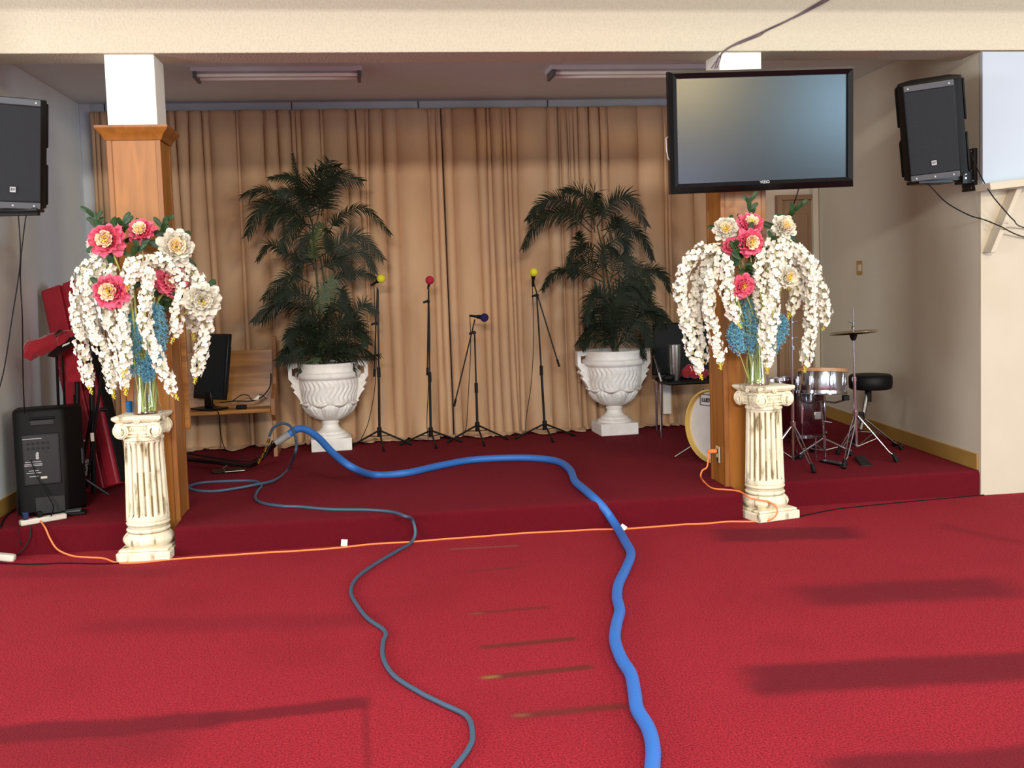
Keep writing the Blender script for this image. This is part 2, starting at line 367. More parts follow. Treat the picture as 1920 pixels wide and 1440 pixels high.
# door at the back right
dr = struct('door_1', MB().box((4.14, 10.20, ZS+.01), (4.455, 10.239, 2.36)), 'door', bevel=.004)
MB().box((4.19, 10.19, 1.25), (4.41, 10.20, 2.22)).box((4.19, 10.19, .38), (4.41, 10.20, 1.12)).obj('door_panel', 'door', dr, bevel=.006)
struct('trim_7', MB().box((4.085, 10.17, ZS), (4.14, 10.239, 2.41)).box((4.14, 10.17, 2.36), (4.45, 10.239, 2.41)), 'door', bevel=.004)
struct('trim_8', MB().box((4.452, 10.15, ZS), (4.51, 10.239, 3.37)), 'offwhite', bevel=.006)
# wall panel with ledge and brace on the front right wall
wp = thingw('wall_panel', 'large cool white panel under the beam at the right edge, with tan ledge and diagonal brace', 'wall panel', (4.7, 7.0, 2.2))
a0 = at(1848, 345, 7.0); a1 = at(2300, 293, 7.0)
MB().prism([(4.345, a0.z), (a1.x, a1.z), (a1.x, 3.16), (4.345, 3.16)], (7.035, 7.068)).obj('panel', 'panelw', wp, bevel=.003)
p = [at(1853, 343, 6.9), at(2300, 288, 6.9), at(2300, 304, 6.9), at(1855, 357, 6.9)]
MB().prism([(q.x, q.z) for q in p], (6.88, 7.068)).obj('ledge', 'offwhite', wp, bevel=.004)
p0 = at(1852, 474, 7.03); p1 = at(1918, 352, 6.90); d = (p1-p0)
MB().prism([(p0.x-.018, p0.z), (p0.x+.022, p0.z), (p1.x+.04, p1.z), (p1.x, p1.z)], (6.965, 7.068)).obj('brace', 'offwhite', wp, bevel=.004)

# ---------------------------------------------------------------- curtains
MT['velvet'] = mat('tan velour curtain', 'CCA884', .85, sheen=.12, noise=(5, .8, 'B48E6A'), stretch=(1, 1, .25), bump=(220, .15))
def curtain(x0, x1, seed, label, z0=ZS+.012, z1=3.29, y0=10.12, lean0=0, lean1=0):
    rnd = random.Random(seed); cr = [x0]
    while cr[-1] < x1-.05:
        g = rnd.random(); w = rnd.uniform(.022, .05) if g < .45 else rnd.uniform(.06, .13) if g < .75 else rnd.uniform(.16, .30)
        cr.append(min(cr[-1]+w, x1))
    cr[-1] = x1; n = len(cr); dr = [rnd.gauss(0, .018) for _ in cr]; dr[0] = lean0; dr[-1] = lean1
    K = 7; rows = [0, .008, .02, .035, .055, .08, .12, .17, .24, .32, .42, .52, .62, .72, .80, .86, .90, .93, .96, .985, 1]
    wob = [rnd.uniform(0, 6.28) for _ in range(n)]
    mb = MB(); cols = []
    for t in rows:      # t=0 at the hem, 1 at the top
        z = z0+(z1-z0)*t; line = []; fl = math.exp(-t*9)
        for i in range(n-1):
            xa = cr[i]+dr[i]*(1-t)*1.6; xb = cr[i+1]+dr[i+1]*(1-t)*1.6; w = max(xb-xa, .004)
            A = min(.070, .62*w)*(1+.5*fl)*(1-.35*max(0, (t-.9)/.1)); 
            for k in range(K if i < n-2 else K+1):
                s = k/K; q = (4*s*(1-s))**.55
                x = xa+w*s; y = y0-A*q-.004*math.sin(9*x+5*t)
                y -= fl*(.05+.045*math.sin(11*x+wob[i]))*(1 if t > 0 else 1.25)
                if t > .93: y -= .006*math.sin(190*x)
                line.append(Vector((x+fl*.012*math.sin(30*x+wob[i]), y, z+(.010*math.sin(23*x+wob[i]) if 0 < t < .05 else 0)+(.006*abs(math.sin(17*x)) if t == 0 else 0))))
        cols.append(line)
    # the hem folds over and piles up in front
    m = len(cols[0]); extra = []
    for e, (dy, dz) in enumerate(((-.035, .004), (-.06, .016), (-.075, .006), (-.10, .0))):
        extra.insert(0, [Vector((p.x+.012*math.sin(40*p.x+e), p.y+dy*(1+.4*math.sin(13*p.x+e*2)), z0+max(0, dz+.010*math.sin(31*p.x+2*e)))) for p in cols[0]])
    cols = extra+cols
    vs = [p for l in cols for p in l]; fs = [(j*m+i, j*m+i+1, (j+1)*m+i+1, (j+1)*m+i) for j in range(len(cols)-1) for i in range(m-1)]
    mb.add(vs, fs); o = mb.obj('stage_curtain', 'velvet', smooth=50, solid=.003); tag(o, label, 'curtain', 'tan velour stage curtains'); return o
xg = at(838, 500, 10.0).x
curtain(XL+.11, xg-.002, 3, 'left tan velour stage curtain behind the pew and first two microphone stands', lean1=.012)
curtain(xg+.003, at(1400, 500, 10.0).x, 11, 'right tan velour stage curtain behind the right potted palm', lean0=.012)

# ---------------------------------------------------------------- pillars
def pillar(x0, x1, y0, y1, side, label, zb):
    t = thingw('wooden_pillar', label, 'pillar', ((x0+x1)/2, (y0+y1)/2, zb), 'wood clad pillars at the stage front'); W_ = .034; ztop = 2.72
    MB().box((x0+.006, y0+.006, zb), (x1-.006, y1-.006, 2.66)).obj('panel', 'oak', t)
    for xx in (x0, x1-W_):
        for yy in (y0, y1-W_):
            MB().box((xx, yy, zb), (xx+W_, yy+W_, 2.66)).obj('corner_trim', 'oakd', t, bevel=.004)
    m = MB(); pr = [(0, 2.63), (.008, 2.632), (.012, 2.645), (.028, 2.672), (.052, 2.697), (.056, 2.706), (.056, 2.72), (0, 2.72)]
    vs = []; 
    for o_, z in pr: vs += [(x0-o_, y0-o_, z), (x1+o_, y0-o_, z), (x1+o_, y1+o_, z), (x0-o_, y1+o_, z)]
    n = len(pr); m.add(vs, [(i*4+k, i*4+(k+1) % 4, ((i+1) % n)*4+(k+1) % 4, ((i+1) % n)*4+k) for i in range(n) for k in range(4)])
    m.add([(x0, y0, 2.72), (x1, y0, 2.72), (x1, y1, 2.72), (x0, y1, 2.72)], [(0, 1, 2, 3)])
    m.obj('crown_molding', 'oakd', t, smooth=20)
    MB().box((x0+.015, y0+.012, 2.715), (x1-.015, y1-.012, 3.17)).obj('upper_casing', 'white', t, bevel=.003)
    return t
pl0 = pillar(-1.595, -1.262, 7.055, 7.40, 1, 'honey wood pillar at left behind the left flower pedestal', 0)
MB().box((-1.275, 7.40, at(348, 805, 7.42).z), (at(352, 700, 7.42).x, 7.45, at(348, 560, 7.42).z)).obj('side_board', 'pew', pl0, bevel=.003)
pillar(2.425, 2.752, 7.055, 7.37, -1, 'honey wood pillar at right below the television', 0)

# ---------------------------------------------------------------- fluted pedestals
def pedestal(loc, rz, label):
    t = thing('pedestal', label, 'pedestal', loc, (0, 0, rz), 'aged plaster pedestals carrying the flowers')
    MB().box((-.165, -.165, 0), (.165, .165, .058)).box((-.152, -.152, .058), (.152, .152, .075)).obj('plinth', 'aged', t, bevel=.008)
    def ov(a, b, z0, z1, n=8): return [(a+(b-a)*math.sin(math.pi*i/n), z0+(z1-z0)*i/n) for i in range(n+1)]
    MB().lathe([(0, .073)]+ov(.128, .158, .073, .160)+ov(.122, .134, .163, .192)+[(.122, .20), (.128, .206)]+ov(.124, .134, .207, .232)+[(.120, .24), (0, .241)], seg=48).obj('base', 'aged', t)
    NF = 18
    def flute(w, z):
        e = max(0, min(1, (z-.262)/.02, (.772-z)/.02)); return 1-.085*e*abs(math.sin(NF*w/2))**.8 if e else 1
    def fl(w, z):
        e = max(0, min(1, (z-.262)/.02, (.734-z)/.02)); s = abs(math.cos(NF*w/2)); return 1-.13*e*(s**2.2)
    zs_ = [.238, .25, .262, .268, .275, .285, .4, .55, .68, .72, .728, .734, .75]
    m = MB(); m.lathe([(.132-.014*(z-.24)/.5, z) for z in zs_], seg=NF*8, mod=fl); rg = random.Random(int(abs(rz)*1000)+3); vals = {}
    for i, f_ in enumerate(m.f):            # brown glaze in the flutes, also painting in their shade
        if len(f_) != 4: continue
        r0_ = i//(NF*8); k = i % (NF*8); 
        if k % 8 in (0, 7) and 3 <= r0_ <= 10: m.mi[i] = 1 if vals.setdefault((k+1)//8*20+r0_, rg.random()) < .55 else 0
    m.obj('shaft', ['aged', 'grime_shade'], t, smooth=60)
    m = MB(); m.lathe([(.116, .742), (.124, .748), (.124, .760), (.115, .768), (.118, .79), (.12, .83), (.12, .85)], seg=48)
    # slab with hollowed sides
    def sl(h, z): return [(sx, sy, z) for sx, sy in [(-h, -h), (0, -h+.016), (h, -h), (h-.016, 0), (h, h), (0, h-.016), (-h, h), (-h+.016, 0)]]
    lv = [sl(.120, .862), sl(.132, .872), sl(.146, .884), sl(.150, .892), sl(.148, .904), sl(.138, .908)]
    vs = [p for l in lv for p in l]; m.add(vs, [(i*8+k, i*8+(k+1) % 8, (i+1)*8+(k+1) % 8, (i+1)*8+k) for i in range(5) for k in range(8)]+[tuple(range(7, -1, -1)), tuple(40+k for k in range(8))])
    m.box((-.106, -.106, .785), (.106, .106, .864))
    for q in range(4):      # sagging bands, egg row and rosette on each side
        T = Matrix.Rotation(q*math.pi/2, 4, 'Z')
        m.tube([T @ Vector((x, -.118, .858-.010*(1-(x/.12)**2))) for x in [-.12+.02*i for i in range(13)]], .009, 6)
        m.tube([T @ Vector((x, -.114, .806-.010*(1-(x/.10)**2))) for x in [-.08+.02*i for i in range(9)]], .007, 6)
        m.tube([T @ Vector((x, -.112, .780)) for x in [-.08+.02*i for i in range(9)]], .006, 6)
        for i in range(-3, 4): m.ball(T @ Vector((i*.015, -.116, .824)), .010, 8, (.65, .7, 1.4))
        m.m = 1; m.box(tuple(T @ Vector((-.055, -.1075, .842))), tuple(T @ Vector((.055, -.100, .852)))); m.tube([T @ Vector((x, -.1085, .792)) for x in (-.06, 0, .06)], .004, 5); m.m = 0  # brown lines below the bands, dirt and painted recess shade
        for i in range(6): m.ball(T @ Vector((.015*math.cos(i*1.047), -.130, .874+.010*math.sin(i*1.047))), .007, 8)
        m.ball(T @ Vector((0, -.133, .874)), .007, 8)
    m.obj('capital', ['aged', 'grime_shade'], t, smooth=50)
    for q in range(4):      # a pair of spirals meets at each corner
        m = MB(); T = Matrix.Rotation(q*math.pi/2, 4, 'Z')
        for (o_, u_, n_) in ((Vector((.102, -.124, .812)), Vector((1, 0, 0)), Vector((0, -1, 0))), (Vector((.124, -.102, .812)), Vector((0, -1, 0)), Vector((1, 0, 0)))):
            c = T @ o_; u3 = T.to_3x3() @ u_; n3 = T.to_3x3() @ n_; m.cyl(c-n3*.03, c+n3*.004, .047, 28); pts = []
            for i in range(34):
                w = i*.36; r_ = .048*(1-i/38); pts.append(c+n3*(.006+.008*i/34)+u3*math.cos(1.9-w)*r_+Vector((0, 0, math.sin(1.9-w)*r_)))
            m.tube(pts, [.0080*(1-.45*i/34) for i in range(34)], 6); m.ball(c+n3*.012, .008, 8)
            m.m = 1; pg = []  # brown line along the spiral groove, dirt that also paints its shade
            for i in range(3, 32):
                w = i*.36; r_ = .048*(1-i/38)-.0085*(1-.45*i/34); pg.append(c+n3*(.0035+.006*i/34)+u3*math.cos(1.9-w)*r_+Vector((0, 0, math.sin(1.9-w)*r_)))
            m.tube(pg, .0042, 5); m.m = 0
        m.obj('scroll', ['aged', 'grime_shade'], t, smooth=50)
    return t
PEDL = Vector((-1.432, 6.885, 0)); PEDR = Vector((2.640, 6.868, 0))
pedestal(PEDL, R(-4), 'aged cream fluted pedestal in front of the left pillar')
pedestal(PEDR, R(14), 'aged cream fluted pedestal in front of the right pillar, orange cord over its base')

# ---------------------------------------------------------------- television
TVC = Vector((2.635, 6.80, 2.605)); 
tv = thing('television', 'large black flat television tilted forward on the right pillar', 'television', TVC, (R(4), R(-1.2), 0))
w, h = .635, .395
m = MB()      # mitred frame: outer edge back, chamfered front faces running in to the screen
ring = [(-w, -h, .05), (-w, -h, -.0), (-w+.018, -h+.018, -.035), (-w+.050, -h+.078, -.018), (-w+.05, -h+.078, .0)]
def rect(i):
    e = [(0, 0, .05), (0, 0, 0), (.020, .040, -.040), (.048, .062, -.022), (.048, .062, .004)][i]; tpy = [0, 0, .018, .048, .048][i]; bt = [0, 0, .042, .066, .066][i]
    return [(-w+e[0], e[2], -h+bt), (w-e[0], e[2], -h+bt), (w-e[0], e[2], h-tpy), (-w+e[0], e[2], h-tpy)]
vs = [p for i in range(5) for p in rect(i)]
m.add(vs, [(i*4+k, i*4+(k+1) % 4, (i+1)*4+(k+1) % 4, (i+1)*4+k) for i in range(4) for k in range(4)])
m.obj('frame', 'glossb', tv, smooth=20)
MB().box((-w+.002, .0, -h+.002), (w-.002, .055, h-.002)).box((-.35, .05, -.28), (.35, .09, .2)).obj('back_cover', 'black', tv, bevel=.006)
MB().box((-w+.046, -.006, -h+.064), (w-.046, .0, h-.046)).obj('screen', 'screen', tv)
text_obj('VIZIO', .026, 'ink', tv, frame((0, -.0335, -h+.055), (1, 0, 0), (0, .38, .92)), .0006, .0004, 'maker_name')
m = MB(); m.box((-.12, .085, -.12), (.12, .105, .12)).box((-.03, .1, -.05), (.03, .25, .05)); m.obj('wall_mount', 'blackm', tv, bevel=.003)
t2 = MB(); t2.tube([(-w-.004, .03, -.02), (-w-.018, .02, -.03), (-w-.020, .01, -.10), (-w-.01, .01, -.16), (-w+.01, .02, -.18)], .0035, 6); t2.obj('hanging_clip_wire', 'ink', tv)

# ---------------------------------------------------------------- wall loudspeakers
def loudspeaker(loc, yaw, pitch, label, side):
    t = thing('wall_loudspeaker', label, 'loudspeaker', loc, (0, 0, 0)); t.rotation_mode = 'XYZ'
    t.rotation_euler = (Matrix.Rotation(yaw, 3, 'Z') @ Matrix.Rotation(pitch, 3, 'X') @ Matrix.Rotation(R(-3.5 if side > 0 else 1.5), 3, 'Y')).to_euler()
    w, H = .162, .330
    pf = [(-w, -.18), (w, -.18), (w+.045, -.11), (w+.045, .04), (w-.03, .17), (-w+.03, .17), (-w-.045, .04), (-w-.045, -.11)]
    m = MB(); m.prism(pf, (-H, H), axis=2)
    for sx in (-1, 1):                       # ribs and handle bosses on the flanks
        x = sx*(w+.045)
        m.box((min(x, x+sx*.016), -.09, -.10+.14), (max(x, x+sx*.016), .04, H-.02)).box((min(x, x+sx*.016), -.09, -H+.02), (max(x, x+sx*.016), .04, -.06))
    m.obj('cabinet', 'black', t, bevel=.010)
    MB().box((-w+.004, -.188, -H+.045), (w-.004, -.176, H-.045)).obj('grille', 'grille', t, bevel=.006)
    for z in (-H+.021, H-.021):
        m = MB(); m.box((-w+.004, -.186, z-.020), (w-.004, -.176, z+.020)); o = m.obj('baffle_strip', 'grey', t, bevel=.004)
        for x in (-.12, 0, .12) if z < 0 else (-.13, .13): MB().cyl((x, -.190, z), (x, -.185, z), .006, 8).obj('screw', 'ink', o)
    o = MB().box((-.019, -.191, -.232), (.019, -.187, -.194)).obj('badge', 'inkb', t)
    MB().box((-.016, -.1925, -.229), (.016, -.191, -.197)).obj('badge_plate', 'ink', o)
    text_obj('EV', .021, 'inkb', o, frame((0, -.193, -.213), (1, 0, 0), (0, 0, 1)), .0006, .0006, 'badge_mark')
    return t
loudspeaker((3.96, 7.02, 2.635), R(-31), R(15), 'black wall loudspeaker at right beside the television', 1)
loudspeaker((-2.155, 6.93, 2.555), R(27), R(10), 'black wall loudspeaker at top left, cut by the picture edge', -1)
br = thingw('wall_bracket', 'black steel bracket holding the right loudspeaker on the wall', 'bracket', (4.33, 7.2, 2.2))
ya, yb = 7.12, 7.25
m = MB(); a = at(1818, 283, 7.16); 
m.box((4.325, 7.11, 2.20), (4.352, 7.27, 2.50)); m.obj('wall_plate', 'blackm', br, bevel=.003)
m = MB(); m.box((4.03, 7.16, 2.275), (4.33, 7.22, 2.325)).box((3.86, 7.03, 2.25), (4.12, 7.20, 2.275)).box((4.25, 7.13, 2.25), (4.33, 7.24, 2.34)); m.obj('arm', 'blackm', br, bevel=.004)
for y, z in ((7.13, 2.48), (7.24, 2.48), (7.13, 2.22), (7.24, 2.22), (7.13, 2.34)): MB().cyl((4.325, y, z), (4.316, y, z), .007, 8).obj('bolt', 'chrome', br)
for x, z in ((4.27, 2.32), (4.27, 2.29), (4.32, 2.27)): MB().cyl((x, 7.13, z), (x, 7.122, z), .007, 8).obj('bolt', 'chrome', br)
br = thingw('wall_bracket', 'black bracket under the left loudspeaker', 'bracket', (-2.45, 6.95, 2.2))
MB().box((-2.52, 6.9, 2.12), (-2.495, 7.05, 2.42)).obj('wall_plate', 'blackm', br, bevel=.003)
MB().box((-2.50, 6.94, 2.165), (-2.0, 7.0, 2.20)).box((-2.24, 6.86, 2.185), (-1.98, 7.02, 2.205)).obj('arm', 'blackm', br, bevel=.003)

# ---------------------------------------------------------------- ceiling lamps
def fix(ua, ub, label, lamp):
    A = on(ua, 127, 3.37); B = on(ub, 127 if ua < 900 else 129, 3.37); y0 = 8.50; y1 = 8.80
    t = thingw('ceiling_light', label, 'ceiling light', ((A.x+B.x)/2, 8.65, 3.37), 'unlit fluorescent fixtures on the stage ceiling')
    m = MB(); m.prism([(y0, 3.372), (y0+.02, 3.34), (y0+.06, 3.335), (y1-.06, 3.335), (y1-.02, 3.34), (y1, 3.372)], (A.x, B.x), axis=0); m.obj('housing', 'rail', t, bevel=.003)
    for y in (8.57, 8.72):
        MB().cyl((A.x+.04, y, 3.318), (B.x-.04, y, 3.318), .015, 12).obj('tube', 'white', t)
    for x in (A.x+.015, B.x-.04):
        MB().box((x, y0+.02, 3.290), (x+.028, y1-.02, 3.345)).obj('end_holder', 'grey', t, bevel=.003)
fix(357, 679, 'unlit fluorescent ceiling light above the left palm', 0)
fix(1028, 1345, 'unlit fluorescent ceiling light partly behind the television', 0)
# wall plates
pl_ = thingw('light_switch', 'small tan switch plate on the right wall above the cymbal', 'switch', (bx(9.2), 9.2, 1.66))
MB().box((bx(9.2)-.008, 9.12, 1.60), (bx(9.2)+.002, 9.235, 1.73)).obj('plate', 'base', pl_, bevel=.002)
MB().box((bx(9.2)-.013, 9.145, 1.635), (bx(9.2)-.006, 9.205, 1.695)).obj('toggle', 'offwhite', pl_, bevel=.002)
ol = thingw('wall_outlet', 'white double outlet on the left side of the right pillar', 'outlet', (2.42, 7.2, .40))
MB().box((2.417, 7.15, .33), (2.425, 7.23, .445)).obj('plate', mat('aged cream plastic', 'C8B88E', .5), ol, bevel=.002)
for z in (.35, .41): MB().cyl((2.418, 7.19, z), (2.413, 7.19, z), .017, 14).obj('socket', 'inkb', ol)
# ================================================================ urns and palms
def urn(loc, label):
    t = thing('urn', label, 'urn', loc, (0, 0, R(3)), 'white classical urns holding the palms')
    MB().box((-.18, -.18, 0), (.18, .18, .112)).obj('plinth', 'plaster', t, bevel=.006)
    MB().lathe([(0, .11), (.160, .112), (.162, .125), (.150, .14), (.135, .143), (.128, .16), (.100, .175), (.078, .20), (.070, .225), (.078, .235), (.080, .25), (.070, .256), (.068, .27), (0, .272)], seg=48).obj('foot', 'plaster', t)
    def rib(w, z):
        e = max(0, min(1, (z-.43)/.02, (.635-z)/.015)); ph = .10*math.sin((z-.43)*32)
        return 1+.050*e*(abs(math.sin(17*(w+ph)))**.7-.5)
    rows = [(.225, .418), (.235, .43)]+[(.237+.030*((z-.43)/.21)**.8, z) for z in [.43+.0105*i for i in range(1, 21)]]+[(.270, .645), (.29, .655), (.297, .675), (.293, .70), (.272, .708), (.262, .72), (.270, .76), (.276, .785), (.268, .79), (.255, .785), (.25, .70), (0, .70)]
    MB().lathe(rows, seg=264, mod=rib).obj('bowl', 'plaster', t, smooth=60)
    def leaf(w, z):
        e = max(0, min(1, (z-.275)/.05, (.41-z)/.01)); s = abs(math.cos(4*w)); 
        return 1+.15*e*s*(.6+.4*abs(math.sin(20*w+18*(z-.3)*(1 if math.sin(8*w) > 0 else -1))))
    MB().lathe([(.06, .262), (.10, .270), (.135, .285), (.165, .31), (.188, .34), (.205, .37), (.217, .395), (.225, .42), (.22, .43), (0, .43)], seg=240, mod=leaf).obj('acanthus_cup', 'plaster', t, smooth=60)
    m = MB()
    for k in range(8):                        # curled leaf lips round the cup
        w0 = k*math.pi/4+math.pi/8
        def f(a, b): 
            w = w0+(a-.5)*.60; e = 1-(2*a-1)**2; r = .232+.028*e*math.sin(b*3.1); return Vector((r*math.cos(w), r*math.sin(w), .425-.026*e*b+.012*math.sin(b*3.1)))
        m.grid(f, 10, 5)
    m.obj('leaf_lip', 'plaster', t, solid=.008)
    P = [(.262, .790), (.355, .790), (.355, .655), (.32, .607), (.327, .575), (.30, .550), (.318, .535), (.288, .50), (.27, .47), (.255, .44), (.268, .43), (.235, .415), (.21, .43), (.235, .55), (.245, .64), (.27, .66), (.322, .68), (.322, .745), (.29, .755), (.262, .750)]
    for s in (-1, 1):
        m = MB(); m.prism([(s*a, b) for a, b in (P if s > 0 else P[::-1])], (-.045, .045))
        for yy in (-.047, .047):
            m.tube([(s*(.312+.022*math.cos(k*.7)*(1-k/12)), yy, .583+.022*math.sin(k*.7)*(1-k/12)) for k in range(11)], .006, 6)
            m.tube([(s*(.30+.03*math.cos(k*.7+2)*(1-k/12)), yy, .765-.004*k) for k in range(6)], .005, 6)
        m.obj('handle', 'plaster', t, bevel=.006)
    MB().lathe([(0, .70), (.24, .715), (.248, .70), (0, .69)], seg=32).obj('potting_foam', 'dirt', t)
    return t
URL = Vector((at(620, 800, 9.70).x, 9.70, ZS)); URR = Vector((at(1152, 780, 9.74).x, 9.74, ZS))
urn(URL, 'white urn left of the microphone stands, holding the taller palm')
urn(URR, 'white urn right of the microphone stands, beside the black chair')

def frond(pts, L, rnd, parent, m='palm', thin=1):
    L *= 1.12
    C_ = spline(pts, 8); n = len(C_); mb = MB(); mb.tube(C_, [.0055*(1-.75*i/n) for i in range(n)], 5)
    seg = sum((C_[i+1]-C_[i]).length for i in range(n-1)); N_ = max(12, int(seg/.0145*thin)); ph = rnd.uniform(-.9, .9)
    for k in range(N_):
        s = .14+.86*k/(N_-1); q = s*(n-1); i = min(int(q), n-2); p = C_[i].lerp(C_[i+1], q-i); t = (C_[i+1]-C_[i]).normalized()
        sd = t.cross(Vector((0, 1, 0))); sd = sd.normalized() if sd.length > .05 else Vector((1, 0, 0))
        sd = (sd*math.cos(ph)+Vector((0, 1, 0))*math.sin(ph)).normalized()
        ll = L*(.35+.65*math.sin(math.pi*min(1, .18+.80*s))**.8)*rnd.uniform(.85, 1.1)
        for sg in (-1, 1):
            d = (t*(.45+.55*s)+sd*sg*.85+Vector((rnd.gauss(0, .08), rnd.gauss(0, .08), rnd.gauss(0, .08)))).normalized()
            w = d.cross(t.cross(sd)).normalized() if d.cross(t.cross(sd)).length > .01 else Vector((0, 0, 1)); a = []; x = p.copy(); g = .55
            for j in range(5):
                u_ = j/4; hw = .0060*(1-.9*u_**1.6)*(.6 if j == 0 else 1); a += [x+w*hw, x-w*hw]; d = (d+Vector((0, 0, -.27*g*(1+u_)))).normalized(); x = x+d*ll/4
            mb.add(a, [(0, 1, 3, 2), (2, 3, 5, 4), (4, 5, 7, 6), (6, 7, 9, 8)])
    return mb.obj('frond', m, parent, smooth=60)
def palm(U, ox, oy, sc, fr, label, trunk, seed, Y):
    rnd = random.Random(seed); t = thingw('potted_palm', label, 'palm', (U.x, U.y, ZS+.70), 'artificial palms standing in the urns')
    for tr in trunk:
        P_ = [at(ox+a/sc, oy+b/sc, U.y-.02) for a, b in tr]; MB().tube(spline(P_, 5), [.016-.010*i/(5*(len(tr)-1)) for i in range(5*(len(tr)-1)+1)], 7).obj('stem', 'trunk', t)
    for f in fr:
        pts, L = f[0], f[1]; mm = f[2] if len(f) > 2 else 'palm'; dy = rnd.uniform(-.28, .10); n = len(pts)
        frond([at(ox+a/sc, oy+b/sc, Y+dy*(i/(n-1))+.0) for i, (a, b) in enumerate(pts)], L, rnd, t, mm)
    return t
FL = [([(650, 520), (590, 380), (548, 210), (515, 40)], .05), ([(600, 540), (450, 400), (300, 300), (140, 340)], .17), ([(580, 550), (430, 430), (280, 440), (175, 640)], .17),
    ([(700, 530), (740, 330), (820, 200), (1030, 240)], .16), ([(730, 500), (745, 380), (740, 280), (790, 90)], .19), ([(690, 480), (640, 330), (700, 180), (860, 130)], .17), ([(620, 470), (570, 270), (480, 205), (340, 215)], .09),
    ([(790, 610), (860, 520), (1050, 440), (1245, 630)], .11), ([(660, 570), (560, 560), (480, 620), (430, 760)], .15), ([(700, 820), (860, 720), (1010, 650), (1190, 820)], .13), ([(760, 850), (900, 800), (1060, 780), (1130, 920)], .11),
    ([(610, 850), (470, 780), (340, 715), (250, 830)], .10), ([(760, 1000), (860, 970), (1000, 920), (1140, 970)], .10), ([(680, 860), (670, 760), (690, 660), (720, 560)], .12, 'palml'),
    ([(640, 1000), (520, 950), (420, 1000), (300, 1120)], .15), ([(640, 1100), (480, 1080), (360, 1170), (225, 1290)], .13), ([(720, 1300), (730, 1150), (760, 1060), (820, 980)], .14, 'palml'), ([(700, 1280), (560, 1180), (420, 1160), (290, 1290)], .16),
    ([(860, 1300), (900, 1150), (880, 1050), (950, 1200)], .09), ([(900, 1320), (1000, 1220), (1060, 1160), (1135, 1220)], .10), ([(720, 1400), (620, 1340), (550, 1320), (465, 1420)], .13), ([(800, 1430), (930, 1320), (1010, 1310), (1070, 1440)], .13),
    ([(700, 700), (640, 640), (600, 720), (560, 860)], .15), ([(720, 640), (770, 590), (780, 680), (790, 760)], .10), ([(680, 900), (640, 820), (560, 840), (530, 960)], .13), ([(720, 900), (800, 850), (900, 860), (960, 960)], .13),
    ([(660, 560), (620, 440), (520, 330), (400, 330)], .15), ([(660, 600), (520, 500), (380, 500), (330, 600)], .14), ([(700, 1250), (620, 1120), (480, 1060), (380, 1120)], .15), ([(740, 1300), (800, 1180), (900, 1150), (960, 1260)], .13)]
LO = [([(700, 1560), (560, 1450), (470, 1500), (440, 1560)], .14), ([(720, 1580), (620, 1500), (520, 1560), (400, 1590)], .13), ([(760, 1580), (850, 1470), (1000, 1480), (1120, 1560)], .14), ([(760, 1590), (880, 1540), (1020, 1560), (1160, 1540)], .12),
    ([(740, 1580), (720, 1420), (700, 1300), (620, 1240)], .16), ([(760, 1580), (800, 1430), (860, 1300), (960, 1260)], .16), ([(700, 1590), (600, 1380), (520, 1380), (480, 1470)], .15), ([(780, 1590), (940, 1420), (1020, 1380), (1080, 1460)], .14),
    ([(740, 1600), (730, 1500), (740, 1380), (800, 1200)], .17), ([(720, 1600), (650, 1480), (640, 1360), (560, 1260)], .16), ([(770, 1600), (900, 1600), (960, 1620), (980, 1680)], .09), ([(720, 1600), (640, 1600), (600, 1640), (570, 1690)], .08),
    ([(740, 1600), (690, 1560), (640, 1500), (560, 1520)], .14, 'palml'), ([(780, 1600), (820, 1540), (900, 1500), (980, 1530)], .14)]
palm(URL, 420, 280, 4, FL+LO, 'tall dark green palm in the left urn', [[(740, 1640), (720, 1300), (690, 900), (660, 520)], [(760, 1640), (770, 1300), (750, 1000), (720, 800)], [(730, 1640), (680, 1350), (660, 1120)]], 5, 9.60)
